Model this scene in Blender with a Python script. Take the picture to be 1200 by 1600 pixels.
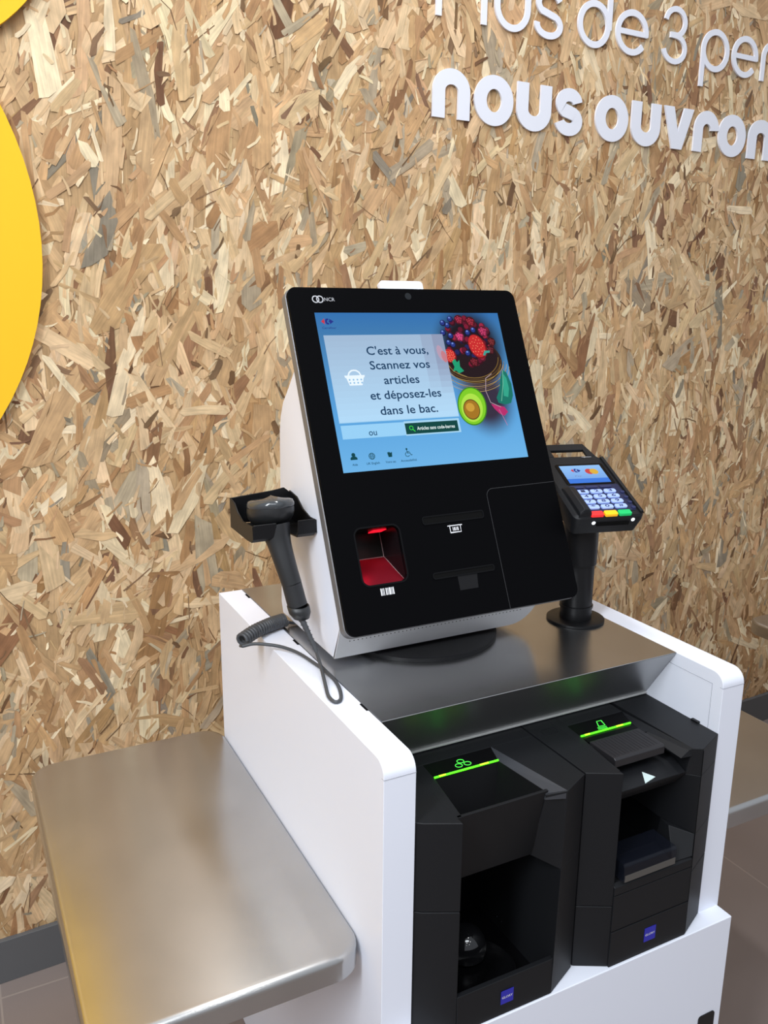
import bpy, bmesh, math, random
import numpy as np
from mathutils import Vector, Matrix
random.seed(7); rng = np.random.default_rng(11)
S = bpy.context.scene
for o in list(bpy.data.objects): bpy.data.objects.remove(o)

# ------------------------------------------------------------------ camera
H = 0.93                                      # height of the counter top above the floor
CAM = Vector((-0.42656, -0.82276, 0.54316 + H))
right = Vector((0.89031924, -0.45523841, 0.0094676))
down = Vector((-0.10135603, -0.21840925, -0.97057939))
fwd = Vector((0.44391283, 0.86316591, -0.24059511))
cd = bpy.data.cameras.new('camera'); cam = bpy.data.objects.new('camera', cd)
S.collection.objects.link(cam)
cd.sensor_fit = 'VERTICAL'; cd.sensor_height = 36; cd.lens = 1336.487/1600*36
cd.clip_start = 0.02
m = Matrix((right, -down, -fwd)).transposed().to_4x4(); m.translation = CAM
cam.matrix_world = m
S.camera = cam
# ------------------------------------------------------------------ world, lights, exposure
S.view_settings.view_transform = 'Standard'; S.view_settings.look = 'None'
S.view_settings.gamma = 1; S.view_settings.use_curve_mapping = False
S.view_settings.exposure = 0.15
w = bpy.data.worlds.new('shop'); S.world = w; w.use_nodes = True
nt = w.node_tree; bg = nt.nodes['Background']
tc = nt.nodes.new('ShaderNodeTexCoord'); sp = nt.nodes.new('ShaderNodeSeparateXYZ')
cr = nt.nodes.new('ShaderNodeValToRGB')
nt.links.new(tc.outputs['Generated'], sp.inputs[0]); nt.links.new(sp.outputs['Z'], cr.inputs[0])
nt.links.new(cr.outputs[0], bg.inputs[0])
e = cr.color_ramp.elements
e[0].position = 0.0; e[0].color = (.45, .43, .42, 1)
e[1].position = 0.75; e[1].color = (.70, .75, .82, 1)
k = e.new(0.25); k.color = (.66, .70, .78, 1)
bg.inputs[1].default_value = 0.70

def area(name, loc, target, sx, sy, power, col):
    l = bpy.data.lights.new(name, 'AREA'); l.shape = 'RECTANGLE'; l.size = sx; l.size_y = sy
    l.energy = power; l.color = col
    o = bpy.data.objects.new(name, l); S.collection.objects.link(o); o.location = loc
    d = Vector(target)-Vector(loc); o.rotation_euler = d.to_track_quat('-Z', 'Y').to_euler()
    return o
area('ceiling_light', (0.42, 0.40, 3.3), (0.42, 0.40, 0), 0.14, 0.8, 17, (.96, .98, 1))
area('ceiling_light', (-2.1, -1.2, 3.2), (-0.1, 0.3, .8), 0.5, 2.4, 86, (.90, .95, 1))
area('ceiling_light', (-0.6, -1.6, 3.3), (0.0, 0, .5), 1.4, .5, 20, (.90, .95, 1))
for lx, ly in ((-.9, -.9), (.3, -.9), (-.9, -2.3), (.5, -2.3), (-.3, -3.4), (-1.5, -3.4)):      # round ceiling spots
    l_ = area('ceiling_spot', (lx, ly, 3.3), (lx, ly, 0), .14, .14, 2.2, (1, 1, 1)); l_.data.shape = 'DISK'
# ------------------------------------------------------------------ materials
def mat(name, base, rough=.5, metal=0, spec=.5, emit=None, estr=0, **kw):
    m = bpy.data.materials.new(name); m.use_nodes = True
    b = m.node_tree.nodes['Principled BSDF']
    b.inputs['Base Color'].default_value = (*base, 1); b.inputs['Roughness'].default_value = rough
    b.inputs['Metallic'].default_value = metal; b.inputs['Specular IOR Level'].default_value = spec
    if emit: b.inputs['Emission Color'].default_value = (*emit, 1); b.inputs['Emission Strength'].default_value = estr
    for k_, v in kw.items(): b.inputs[k_.replace('_', ' ')].default_value = v
    return m
def srgb(r, g, b): 
    f = lambda c: ((c/255+.055)/1.055)**2.4 if c > 10 else c/255/12.92
    return (f(r), f(g), f(b))
def add_noise_bump(m, scale, strength, dist=.001, sc=(1, 1, 1), detail=3, rough_var=0):
    nt = m.node_tree; b = nt.nodes['Principled BSDF']
    tc = nt.nodes.new('ShaderNodeTexCoord'); mp = nt.nodes.new('ShaderNodeMapping'); mp.inputs['Scale'].default_value = sc
    nz = nt.nodes.new('ShaderNodeTexNoise'); nz.inputs['Scale'].default_value = scale; nz.inputs['Detail'].default_value = detail
    bp = nt.nodes.new('ShaderNodeBump'); bp.inputs['Strength'].default_value = strength; bp.inputs['Distance'].default_value = dist
    nt.links.new(tc.outputs['Object'], mp.inputs[0]); nt.links.new(mp.outputs[0], nz.inputs['Vector'])
    nt.links.new(nz.outputs['Fac'], bp.inputs['Height']); nt.links.new(bp.outputs[0], b.inputs['Normal'])
    return m
WHITE = add_noise_bump(mat('white powder coat', (.82, .845, .935), .38), 900, .05)
LETTER = mat('white acrylic', (.80, .81, .88), .35)
YELLOW = mat('yellow acrylic', srgb(250, 193, 38), .5, spec=.3)
BLACK = add_noise_bump(mat('black textured plastic', (.0085, .009, .0105), .5, spec=.25), 1500, .15, .0004)
BLACKM = mat('black satin metal', (.006, .006, .007), .40, spec=.3)
GLOSS = mat('black gloss plastic', (.003, .003, .0035), .18, spec=.16)
GLASS = mat('black front glass', (.0025, .0025, .003), .40, spec=.03)
DARK = mat('dark seam', (.003, .003, .003), .8, spec=.1)
SILVER = mat('silver painted plastic', (.70, .705, .73), .38, metal=.25)
SILVERE = mat('grey anodised edge', (.19, .19, .20), .4, metal=.4)
GREYP = mat('charcoal rubber', (.055, .058, .064), .5)
GUN = add_noise_bump(mat('charcoal plastic', (.019, .020, .0215), .42), 1200, .08, .0004)
RIM = mat('smoky translucent rim', (.05, .055, .06), .12, spec=.6)
CHROME = mat('dark polished metal', (.35, .36, .38), .12, metal=1)
SMOKE = mat('smoked plastic flap', (.020, .019, .021), .28, spec=.4)
CLEAR = mat('clear acrylic lip', (.010, .012, .02), .12, Alpha=.40)
BLUE = mat('blue sticker', srgb(40, 40, 165), .4)
GREEN = mat('green light bar', (.02, .3, .01), .4, emit=(.10, 1.0, .01), estr=1.6)
GREENHOT = mat('green light hot spot', (.3, .5, .01), .4, emit=(.55, 1.0, .03), estr=1.6)
GREENI = mat('green light icon', (.02, .3, .02), .4, emit=(.10, 1.0, .10), estr=.9)
RED = mat('red scanner light', (.1, 0, 0), .4, emit=(1, .01, .03), estr=1.1)
PRINT = mat('white print', (.72, .72, .74), .5)
PRINTG = mat('grey print', (.42, .42, .44), .5)
PCARD = mat('pale green arrow', (.55, .66, .64), .4)
REDINNER = mat('window interior plastic', (.09, .075, .075), .25)
BASEB = mat('grey baseboard', srgb(92, 92, 93), .55)

def steel(name, base, rough, aniso=.7):
    m = mat(name, base, rough, metal=1); nt = m.node_tree; b = nt.nodes['Principled BSDF']
    b.inputs['Anisotropic'].default_value = aniso; b.inputs['Anisotropic Rotation'].default_value = .25
    tg = nt.nodes.new('ShaderNodeTangent'); tg.direction_type = 'UV_MAP'; tg.uv_map = 'UVMap'
    nt.links.new(tg.outputs[0], b.inputs['Tangent'])
    tc = nt.nodes.new('ShaderNodeTexCoord')
    n2 = nt.nodes.new('ShaderNodeTexNoise'); n2.inputs['Scale'].default_value = 9; n2.inputs['Detail'].default_value = 5
    mr = nt.nodes.new('ShaderNodeMapRange'); mr.inputs[1].default_value = .3; mr.inputs[2].default_value = .7; mr.inputs[3].default_value = .93; mr.inputs[4].default_value = 1.04
    sc_ = nt.nodes.new('ShaderNodeVectorMath'); sc_.operation = 'SCALE'; sc_.inputs[0].default_value = base
    nt.links.new(tc.outputs['Object'], n2.inputs['Vector']); nt.links.new(n2.outputs['Fac'], mr.inputs[0])
    nt.links.new(mr.outputs[0], sc_.inputs['Scale']); nt.links.new(sc_.outputs[0], b.inputs['Base Color'])
    return m
STEEL = steel('brushed stainless tray', (.53, .525, .515), .27, .80)
STEELC = steel('brushed stainless counter', (.54, .54, .54), .25, .75)
STEELF = steel('folded stainless front', (.42, .42, .42), .38, .5)

# vertex-coloured emission, for the pictures shown on the lit screens
def emit_col(name, strength=1.0):
    m = bpy.data.materials.new(name); m.use_nodes = True; nt = m.node_tree; b = nt.nodes['Principled BSDF']
    at = nt.nodes.new('ShaderNodeAttribute'); at.attribute_name = 'Col'
    b.inputs['Base Color'].default_value = (0, 0, 0, 1); b.inputs['Roughness'].default_value = .3
    b.inputs['Specular IOR Level'].default_value = .1
    nt.links.new(at.outputs['Color'], b.inputs['Emission Color']); b.inputs['Emission Strength'].default_value = strength
    return m
UI = emit_col('lit display pixels', 1.0)

def floor_mat():
    m = mat('floor tiles', (.3, .25, .22), .35); nt = m.node_tree; b = nt.nodes['Principled BSDF']
    tc = nt.nodes.new('ShaderNodeTexCoord'); mp = nt.nodes.new('ShaderNodeMapping')
    mp.inputs['Location'].default_value = (.15, .08, 0)
    br = nt.nodes.new('ShaderNodeTexBrick'); br.offset = 0; br.inputs['Scale'].default_value = 1
    br.inputs['Brick Width'].default_value = .9; br.inputs['Row Height'].default_value = .9; br.inputs['Mortar Size'].default_value = .0022
    br.inputs['Color1'].default_value = (*srgb(142, 128, 121), 1); br.inputs['Color2'].default_value = (*srgb(136, 123, 117), 1)
    br.inputs['Mortar'].default_value = (*srgb(160, 146, 136), 1)
    nz = nt.nodes.new('ShaderNodeTexNoise'); nz.inputs['Scale'].default_value = 3; nz.inputs['Detail'].default_value = 6
    mx = nt.nodes.new('ShaderNodeMix'); mx.data_type = 'RGBA'; mx.blend_type = 'MULTIPLY'; mx.inputs[0].default_value = .25
    nt.links.new(tc.outputs['Object'], mp.inputs[0]); nt.links.new(mp.outputs[0], br.inputs[0]); nt.links.new(tc.outputs['Object'], nz.inputs[0])
    nt.links.new(br.outputs[0], mx.inputs[6]); nt.links.new(nz.outputs['Fac'], mx.inputs[7]); nt.links.new(mx.outputs[2], b.inputs['Base Color'])
    return m
def osb_mat():
    m = mat('pressed wood strands', (.5, .35, .2), .6, spec=.3); nt = m.node_tree; b = nt.nodes['Principled BSDF']
    at = nt.nodes.new('ShaderNodeAttribute'); at.attribute_name = 'Col'
    uv = nt.nodes.new('ShaderNodeUVMap'); uv.uv_map = 'UVMap'
    mp = nt.nodes.new('ShaderNodeMapping'); mp.inputs['Scale'].default_value = (260, 9, 1)
    nz = nt.nodes.new('ShaderNodeTexNoise'); nz.inputs['Scale'].default_value = 1; nz.inputs['Detail'].default_value = 3
    nz.inputs['Distortion'].default_value = .35
    r = nt.nodes.new('ShaderNodeMapRange'); r.inputs[1].default_value = .3; r.inputs[2].default_value = .7; r.inputs[3].default_value = .82; r.inputs[4].default_value = 1.10
    mp2 = nt.nodes.new('ShaderNodeMapping'); mp2.inputs['Scale'].default_value = (45, 22, 1)
    n2 = nt.nodes.new('ShaderNodeTexNoise'); n2.inputs['Scale'].default_value = 1; n2.inputs['Detail'].default_value = 4
    r2 = nt.nodes.new('ShaderNodeMapRange'); r2.inputs[1].default_value = .3; r2.inputs[2].default_value = .7; r2.inputs[3].default_value = .74; r2.inputs[4].default_value = 1.12
    mu = nt.nodes.new('ShaderNodeMath'); mu.operation = 'MULTIPLY'
    mx = nt.nodes.new('ShaderNodeVectorMath'); mx.operation = 'SCALE'
    bp = nt.nodes.new('ShaderNodeBump'); bp.inputs['Strength'].default_value = .35; bp.inputs['Distance'].default_value = .0006
    L = nt.links.new
    L(uv.outputs[0], mp.inputs[0]); L(mp.outputs[0], nz.inputs['Vector']); L(nz.outputs['Fac'], r.inputs[0])
    L(uv.outputs[0], mp2.inputs[0]); L(mp2.outputs[0], n2.inputs['Vector']); L(n2.outputs['Fac'], r2.inputs[0])
    L(r.outputs[0], mu.inputs[0]); L(r2.outputs[0], mu.inputs[1])
    L(at.outputs['Color'], mx.inputs[0]); L(mu.outputs[0], mx.inputs['Scale']); L(mx.outputs[0], b.inputs['Base Color'])
    L(nz.outputs['Fac'], bp.inputs['Height']); L(bp.outputs[0], b.inputs['Normal'])
    return m
FLOOR = floor_mat(); OSB = osb_mat()

# ------------------------------------------------------------------ builders
# all geometry is written with z measured from the counter top; finish() adds H
class MB:
    def __init__(s): s.v = []; s.f = []; s.c = []; s.sm = []
    def add(s, vs, fs, col=None, smooth=False, M=None):
        b = len(s.v)
        for p in vs:
            p = Vector(p)
            s.v.append(M @ p if M is not None else p)
        for f in fs: s.f.append([b+i for i in f]); s.c.append(col); s.sm.append(smooth)
        return s
    def box(s, x0, x1, y0, y1, z0, z1, M=None, col=None):
        vs = [(x, y, z) for z in (z0, z1) for y in (y0, y1) for x in (x0, x1)]
        return s.add(vs, [(0, 2, 3, 1), (4, 5, 7, 6), (0, 1, 5, 4), (2, 6, 7, 3), (0, 4, 6, 2), (1, 3, 7, 5)], col, False, M)
    def loft(s, A, B, M=None, col=None, caps=True, smooth=False):
        n = len(A); fs = [(i, (i+1) % n, n+(i+1) % n, n+i) for i in range(n)]
        if caps: fs += [tuple(range(n-1, -1, -1)), tuple(range(n, 2*n))]
        return s.add(list(A)+list(B), fs, col, smooth, M)
    def prism(s, poly, z0, z1, M=None, col=None, smooth=False):       # poly in the first two axes
        return s.loft([(a, b, z0) for a, b in poly], [(a, b, z1) for a, b in poly], M, col, True, smooth)
    def xprism(s, poly, x0, x1, M=None):                # poly = (y, z)
        return s.loft([(x0, a, b) for a, b in poly], [(x1, a, b) for a, b in poly], M)
    def rings(s, rs, closed_ends=True, smooth=True, M=None, col=None):
        n = len(rs[0]); vs = [p for r in rs for p in r]; fs = []
        for k_ in range(len(rs)-1):
            for i in range(n): fs.append((k_*n+i, k_*n+(i+1) % n, (k_+1)*n+(i+1) % n, (k_+1)*n+i))
        if closed_ends: fs += [tuple(range(n-1, -1, -1)), tuple((len(rs)-1)*n+i for i in range(n))]
        return s.add(vs, fs, col, smooth, M)
    def lathe(s, prof, c, n=40, M=None, smooth=True):
        return s.rings([[(c[0]+r*math.cos(2*math.pi*i/n), c[1]+r*math.sin(2*math.pi*i/n), c[2]+z) for i in range(n)] for r, z in prof], True, smooth, M)
    def tube(s, pts, r, n=10, M=None, rad=None):
        pts = [Vector(p) for p in pts]; rs = []; t0 = (pts[1]-pts[0]).normalized()
        up = Vector((0, 0, 1)) if abs(t0.z) < .9 else Vector((1, 0, 0)); a = t0.cross(up).normalized()
        for i, p in enumerate(pts):
            t = (pts[min(i+1, len(pts)-1)]-pts[max(i-1, 0)]).normalized()
            a = (a-t*a.dot(t)).normalized(); b = t.cross(a); q = rad[i] if rad else r
            rs.append([p+(a*math.cos(2*math.pi*j/n)+b*math.sin(2*math.pi*j/n))*q for j in range(n)])
        return s.rings(rs, True, True, M)
    def build(s, name, material, parent=None, bevel=0, seg=3, uv=False, M=None, fixn=True, nosplit=False):
        vs = [Vector(v) if M is None else M @ Vector(v) for v in s.v]
        vs = [v+Vector((0, 0, H)) for v in vs]
        lo = Vector([min(v[i] for v in vs) for i in range(3)]); hi = Vector([max(v[i] for v in vs) for i in range(3)])
        c = (lo+hi)/2; me = bpy.data.meshes.new(name)
        if parent is None: c.z = lo.z
        me.from_pydata([v-c for v in vs], [], s.f)
        for i, p in enumerate(me.polygons): p.use_smooth = s.sm[i]
        if any(q is not None for q in s.c):
            ca = me.color_attributes.new('Col', 'FLOAT_COLOR', 'CORNER')
            for i, p in enumerate(me.polygons):
                q = s.c[i] or (0, 0, 0)
                for li in p.loop_indices: ca.data[li].color = (*q, 1)
        if fixn:
            bm = bmesh.new(); bm.from_mesh(me); bmesh.ops.recalc_face_normals(bm, faces=bm.faces); bm.to_mesh(me); bm.free()
        if uv:
            ul = me.uv_layers.new(name='UVMap')
            for p in me.polygons:
                for li in p.loop_indices:
                    q = me.vertices[me.loops[li].vertex_index].co
                    ul.data[li].uv = (q.x+.001*q.y, q.y+q.z)
        me.materials.append(material)
        o = bpy.data.objects.new(name, me); S.collection.objects.link(o)
        if parent is not None:
            o.parent = parent; o.location = c-wloc(parent)
        else: o.location = c
        if bevel:
            bv = o.modifiers.new('bevel', 'BEVEL'); bv.width = bevel; bv.segments = seg; bv.limit_method = 'ANGLE'; bv.angle_limit = math.radians(35)
            bv.harden_normals = True
            for p in me.polygons: p.use_smooth = True
            if not any(s.sm): me.set_sharp_from_angle(angle=math.radians(30))
        elif any(s.sm): me.set_sharp_from_angle(angle=math.radians(40))
        return o
def wloc(o):
    l = Vector((0, 0, 0))
    while o is not None: l += Vector(o.location); o = o.parent
    return l
def thing(name, label, cat, loc, group=None):
    o = bpy.data.objects.new(name, None); S.collection.objects.link(o); o.empty_display_size = .05
    o.location = (loc[0], loc[1], loc[2]+H); return tag(o, label, cat, group)
def tag(o, label, cat, group=None):
    o['label'] = label; o['category'] = cat
    if group: o['group'] = group
    return o
def struct(o): o['kind'] = 'structure'; return o
def rrect(x0, x1, y0, y1, r, n=6):
    if not isinstance(r, (tuple, list)): r = (r,)*4            # bl, br, tr, tl
    P = []
    for (cx, cy, a0, q) in ((x0+r[0], y0+r[0], 180, r[0]), (x1-r[1], y0+r[1], 270, r[1]), (x1-r[2], y1-r[2], 0, r[2]), (x0+r[3], y1-r[3], 90, r[3])):
        for i in range(n+1):
            a = math.radians(a0+90*i/n); P.append((cx+q*math.cos(a), cy+q*math.sin(a)))
    return P
def ell(cx, cy, rx, ry, a0=0, a1=360, n=40):
    return [(cx+rx*math.cos(math.radians(a0+(a1-a0)*i/n)), cy+ry*math.sin(math.radians(a0+(a1-a0)*i/n))) for i in range(n+1)]
def text2d(s, x0, x1, yb, cap=None, off=.012):
    """glyph polygons of s fitted to x0..x1 with its baseline on yb; cap = height of a capital letter"""
    c = bpy.data.curves.new('t', 'FONT'); c.body = s; c.size = 1; c.resolution_u = 3; c.offset = off
    o = bpy.data.objects.new('t', c); S.collection.objects.link(o)
    me = bpy.data.meshes.new_from_object(o.evaluated_get(bpy.context.evaluated_depsgraph_get()))
    vs = [tuple(v.co) for v in me.vertices]; fs = [tuple(p.vertices) for p in me.polygons]
    bpy.data.objects.remove(o); bpy.data.curves.remove(c); bpy.data.meshes.remove(me)
    ax = min(v[0] for v in vs); bx = max(v[0] for v in vs); kx = (x1-x0)/(bx-ax); ky = cap/.73 if cap else kx
    return [(x0+(v[0]-ax)*kx, yb+v[1]*ky) for v in vs], fs
def put_text(mb, s, x0, x1, yb, cap=None, z=0, col=None, M=None, off=.012):
    vs, fs = text2d(s, x0, x1, yb, cap, off); mb.add([(a, b, z) for a, b in vs], fs, col, False, M); return mb
def ribbon(mb, pts, wd, z0, z1, M=None, closed=False, col=None):
    """flat stroke of width wd along 2D pts, extruded z0..z1"""
    P = [Vector(p) for p in pts]
    if closed and (P[0]-P[-1]).length < 1e-6: P.pop()
    n = len(P); Lf = []; Rt = []
    for i in range(n):
        if closed: a, b = P[i-1], P[(i+1) % n]
        else: a, b = P[max(i-1, 0)], P[min(i+1, n-1)]
        t = (b-a).normalized(); nn = Vector((-t.y, t.x)); ww = wd[i] if isinstance(wd, (list, tuple)) else wd
        if 0 < i < n-1 or closed:
            t1 = (P[i]-P[i-1]).normalized(); c = max(.5, abs(t1.dot(t))); ww = ww/c
        Lf.append(P[i]+nn*ww/2); Rt.append(P[i]-nn*ww/2)
    vs = [(p.x, p.y, z) for z in (z0, z1) for p in Lf+Rt]; fs = []
    N = 2*n
    for i in range(n if closed else n-1):
        j = (i+1) % n
        fs += [(N+i, N+j, N+n+j, N+n+i), (i, n+i, n+j, j), (i, j, N+j, N+i), (n+j, n+i, N+n+i, N+n+j)]
    if not closed: fs += [(0, N, N+n, n), (n-1, 2*n-1, N+2*n-1, N+n-1)]
    mb.add(vs, fs, col, False, M); return mb

# ------------------------------------------------------------------ the setting
WA = 0.04194797; DW = math.cos(WA)*0.99390682
eu = Vector((math.cos(WA), math.sin(WA), 0)); nw = Vector((-math.sin(WA), math.cos(WA), 0))
WM = Matrix((eu, Vector((0, 0, 1)), -nw)).transposed().to_4x4(); WM.translation = nw*DW   # (u, z, out of the wall)
FZ = -H
struct(MB().add([(-4, -5, FZ), (7, -5, FZ), (7, 1.6, FZ), (-4, 1.6, FZ)], [(0, 1, 2, 3)]).build('floor', FLOOR))

def osb_wall():
    U0, U1, Z0, Z1 = -1.3, 3.3, -.825, 1.55
    V = [(-4, FZ, -.02), (7, FZ, -.02), (7, 2.4, -.02), (-4, 2.4, -.02), (-4, FZ, -.0004), (7, FZ, -.0004), (7, 2.4, -.0004), (-4, 2.4, -.0004)]
    F = [[4, 5, 6, 7], [0, 3, 2, 1], [0, 1, 5, 4], [3, 7, 6, 2], [0, 4, 7, 3], [1, 2, 6, 5]]
    COL = [srgb(190, 155, 112)]*6; UV = [[(v[0], v[1]) for v in [V[i] for i in f]] for f in F]
    pal = [((222, 190, 148), 26), ((211, 176, 132), 30), ((197, 158, 114), 26), ((236, 213, 174), 14), ((182, 140, 98), 13), ((158, 118, 84), 6), ((178, 160, 132), 7), ((150, 138, 118), 3), ((128, 92, 66), 3), ((210, 168, 120), 6)]
    wsum = np.array([p[1] for p in pal], float); wsum /= wsum.sum()
    def chips(n, l0, l1, w0, w1, zlo, zhi, sig, dark=False):
        for _ in range(n):
            u = rng.uniform(U0, U1); z = rng.uniform(Z0, Z1); L = rng.uniform(l0, l1)*rng.uniform(.7, 1); W_ = rng.uniform(w0, w1)
            a = rng.normal(0, sig) if rng.random() < .78 else rng.uniform(-1.57, 1.57)
            if rng.random() < (.32 if u < .7 else .10): a = rng.normal(.6, .25)          # many lean from upper left to lower right
            ca, sa = math.cos(a), math.sin(a)
            t = rng.uniform(.35, 1.0); e1 = rng.uniform(-.35, .35); e2 = rng.uniform(-.35, .35)
            bend = rng.normal(0, .05)*L
            loc = [(-W_/2, -L/2+e1*W_), (-W_*.1, -L/2-rng.uniform(0, .5)*W_), (W_/2, -L/2-e1*W_), (W_/2*rng.uniform(.8, 1.1)+bend, rng.uniform(-.1, .1)*L),
                   (W_/2*t, L/2+e2*W_), (W_*rng.uniform(-.2, .2), L/2+rng.uniform(0, .6)*W_), (-W_/2*t, L/2-e2*W_), (-W_/2*rng.uniform(.8, 1.1)+bend, rng.uniform(-.1, .1)*L)]
            b = len(V); zz = rng.uniform(zlo, zhi); tx = rng.normal(0, .022); ty = rng.normal(0, .006)
            ou, ov = rng.uniform(0, 50), rng.uniform(0, 50)
            for x, y in loc:
                V.append((u+x*ca+y*sa, min(max(z-x*sa+y*ca, Z0-.0), 2.3), zz+x*tx+y*ty))
            F.append(list(range(b, b+8))); UV.append([(ou+x, ov+y) for x, y in loc])
            c = (124, 94, 66) if dark else pal[rng.choice(len(pal), p=wsum)][0]
            j = rng.normal(0, 8); COL.append(srgb(*[min(252, max(20, q+j+rng.normal(0, 1))) for q in c]))
    chips(5400, .09, .24, .016, .050, .0002, .0016, .32)
    chips(6500, .04, .13, .008, .024, .0006, .0020, .40)
    chips(11000, .012, .05, .002, .008, .0010, .0023, .5)
    chips(700, .03, .10, .0012, .0035, .0016, .0023, .5, True)  # thin dark slivers paint the shadow lines at strand edges
    chips(420, .02, .06, .004, .016, .0012, .0023, .5, True)
    me = bpy.data.meshes.new('wall_back')
    Vw = [WM @ Vector(v) for v in V]
    me.from_pydata([(v.x, v.y, v.z+H) for v in Vw], [], F)
    ca = me.color_attributes.new('Col', 'FLOAT_COLOR', 'CORNER'); ul = me.uv_layers.new(name='UVMap')
    cols = []; uvs = []
    for f, c, q in zip(F, COL, UV):
        for p in q: cols += [c[0], c[1], c[2], 1]; uvs += [p[0], p[1]]
    ca.data.foreach_set('color', cols); ul.data.foreach_set('uv', uvs)
    me.materials.append(OSB); o = bpy.data.objects.new('wall_back', me); S.collection.objects.link(o); return struct(o)
osb_wall()
struct(MB().box(-4, 7, FZ, -.8253, -.002, .012, WM).build('baseboard_back', BASEB, bevel=.001))

# ------------------------------------------------------------------ yellow discs and raised lettering on the wall
def disc(cx, cz, r, label, out=.016):
    p = ell(cx, cz, r, r, n=96)[:-1]
    return tag(MB().prism(p, .003, out, WM).build('yellow_wall_disc', YELLOW), label, 'wall decoration')
disc(-.770, .640, .576, 'large round yellow panel on the wood wall, cut by the left photo edge')
disc(-.455, 1.285, .357, 'smaller yellow rounded panel higher up, in the top left corner of the photo', .018)
DEP = .0075
def letter(strokes, label, group, solid=None):
    mb = MB()
    for i, (pts, wd, closed) in enumerate(strokes): ribbon(mb, pts, wd, .0025, DEP-.00015*i, WM, closed)
    tag(mb.build('raised_letter', LETTER), label, 'letter', group)
def ringstroke(cx, cy, rx, ry, w_side, w_top, n=48):
    p = [(cx+(rx-w_side/2)*math.cos(2*math.pi*i/n), cy+(ry-w_top/2)*math.sin(2*math.pi*i/n)) for i in range(n)]
    wd = [w_side*abs(math.cos(2*math.pi*i/n))**1.5+w_top*(1-abs(math.cos(2*math.pi*i/n))**1.5) for i in range(n)]
    return (p, wd, True)
B0 = .952; BT = 1.0585
def arcn(x0, x1, yt, yb, w_, ry=None):            # arch: up one leg, over, down the other
    xc = (x0+x1)/2; r = (x1-x0-w_)/2; ry = ry or r
    return [(x0+w_/2, yb)]+[(xc-r*math.cos(math.radians(a)), yt-w_/2-ry+ry*math.sin(math.radians(a))) for a in range(0, 181, 9)]+[(x1-w_/2, yb)]
def bow(x0, x1, yb, yt, w_, ry=None):
    xc = (x0+x1)/2; r = (x1-x0-w_)/2; ry = ry or r
    return [(x0+w_/2, yt)]+[(xc-r*math.cos(math.radians(a)), yb+w_/2+ry-ry*math.sin(math.radians(a))) for a in range(0, 181, 9)]+[(x1-w_/2, yt)]
def ess(x0, x1, yb, yt, w_, lo=200, hi=20):
    xc = (x0+x1)/2; yc = (yb+yt)/2; rx = (x1-x0-w_)/2; ry = (yt-yb-w_)/4
    top = [(xc+rx*.92*math.cos(math.radians(a)), yc+ry+ry*math.sin(math.radians(a))) for a in range(hi, 236, 9)]
    bot = [(xc+rx*math.cos(math.radians(a)), yc-ry+ry*math.sin(math.radians(a))) for a in range(55, -lo+11, -9)]
    return top+bot
G2 = 'bold white raised letters of the lower line'; G1 = 'slim white raised letters of the upper line'
letter([(arcn(.674, .777, BT, B0, .0335, .030), .0335, False)], 'bold white raised letter n that starts the lower line, left of the first round o', G2)
letter([ringstroke(.8465, 1.004, .0567, .0555, .0345, .030)], 'bold white raised letter o between the n and the u of the first lower word', G2)
letter([(bow(.9145, 1.0205, .948, 1.055, .0345, .031), .0345, False)], 'bold white raised letter u between the o and the s of the first lower word', G2)
letter([(ess(1.034, 1.1225, .948, 1.058, .0300, 188, 8), .0300, False)], 'bold white raised letter s that ends the first lower word', G2)
letter([ringstroke(1.2225, 1.003, .0567, .0555, .0345, .030)], 'bold white raised letter o that starts the second lower word', G2)
letter([(bow(1.291, 1.3965, .947, 1.0545, .0345, .031), .0345, False)], 'bold white raised letter u of the second lower word, left of the v', G2)
mbv = MB(); mbv.prism([(1.408, 1.0555), (1.445, .9505), (1.483, .9505), (1.5205, 1.0555), (1.4835, 1.0555), (1.4645, .993), (1.4445, 1.0555)], .0025, DEP, WM)
tag(mbv.build('raised_letter', LETTER), 'bold white raised letter v on the lower line', 'letter', G2)
pr = [(1.5438, .9515)]+[(1.576-.032*math.cos(math.radians(a)), 1.010+.032*math.sin(math.radians(a))) for a in range(0, 181, 9)]
letter([(pr, .0335, False)], 'bold white raised letter r on the lower line', G2)
letter([ringstroke(1.6815, 1.004, .057, .0555, .0350, .030)], 'bold white raised letter o near the right edge, between r and the last n', G2)
letter([(arcn(1.751, 1.857, 1.0585, .951, .0350, .030), .0350, False)], 'bold white raised letter n cut by the right edge of the photo', G2)
LW = .0150; A0 = 1.160
letter([([(.6855, A0+.002), (.6855, 1.300)], LW, False), ([(.6855, 1.292)]+[(.735+.036*math.sin(math.radians(a)), 1.256+.036*math.cos(math.radians(a))) for a in range(0, 181, 12)]+[(.6855, 1.220)], LW, False)], 'slim white raised letter P, first of the upper line and cut by the top edge', G1)
letter([([(.8095, A0+.001), (.8095, 1.312)], LW, False)], 'slim white straight letter l beside the P, cut by the top edge', G1)
letter([(bow(.839, .943, 1.158, 1.263, LW), LW, False)], 'slim white raised letter u on the upper line above the bold o', G1)
letter([(ess(.957, 1.0435, 1.1575, 1.265, LW), LW, False)], 'slim white raised letter s on the upper line', G1)
letter([ringstroke(1.144, 1.2115, .0535, .0535, LW, LW), ([(1.1935, 1.205), (1.1935, 1.312)], LW, False)], 'slim white raised letter d on the upper line', G1)
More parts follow.
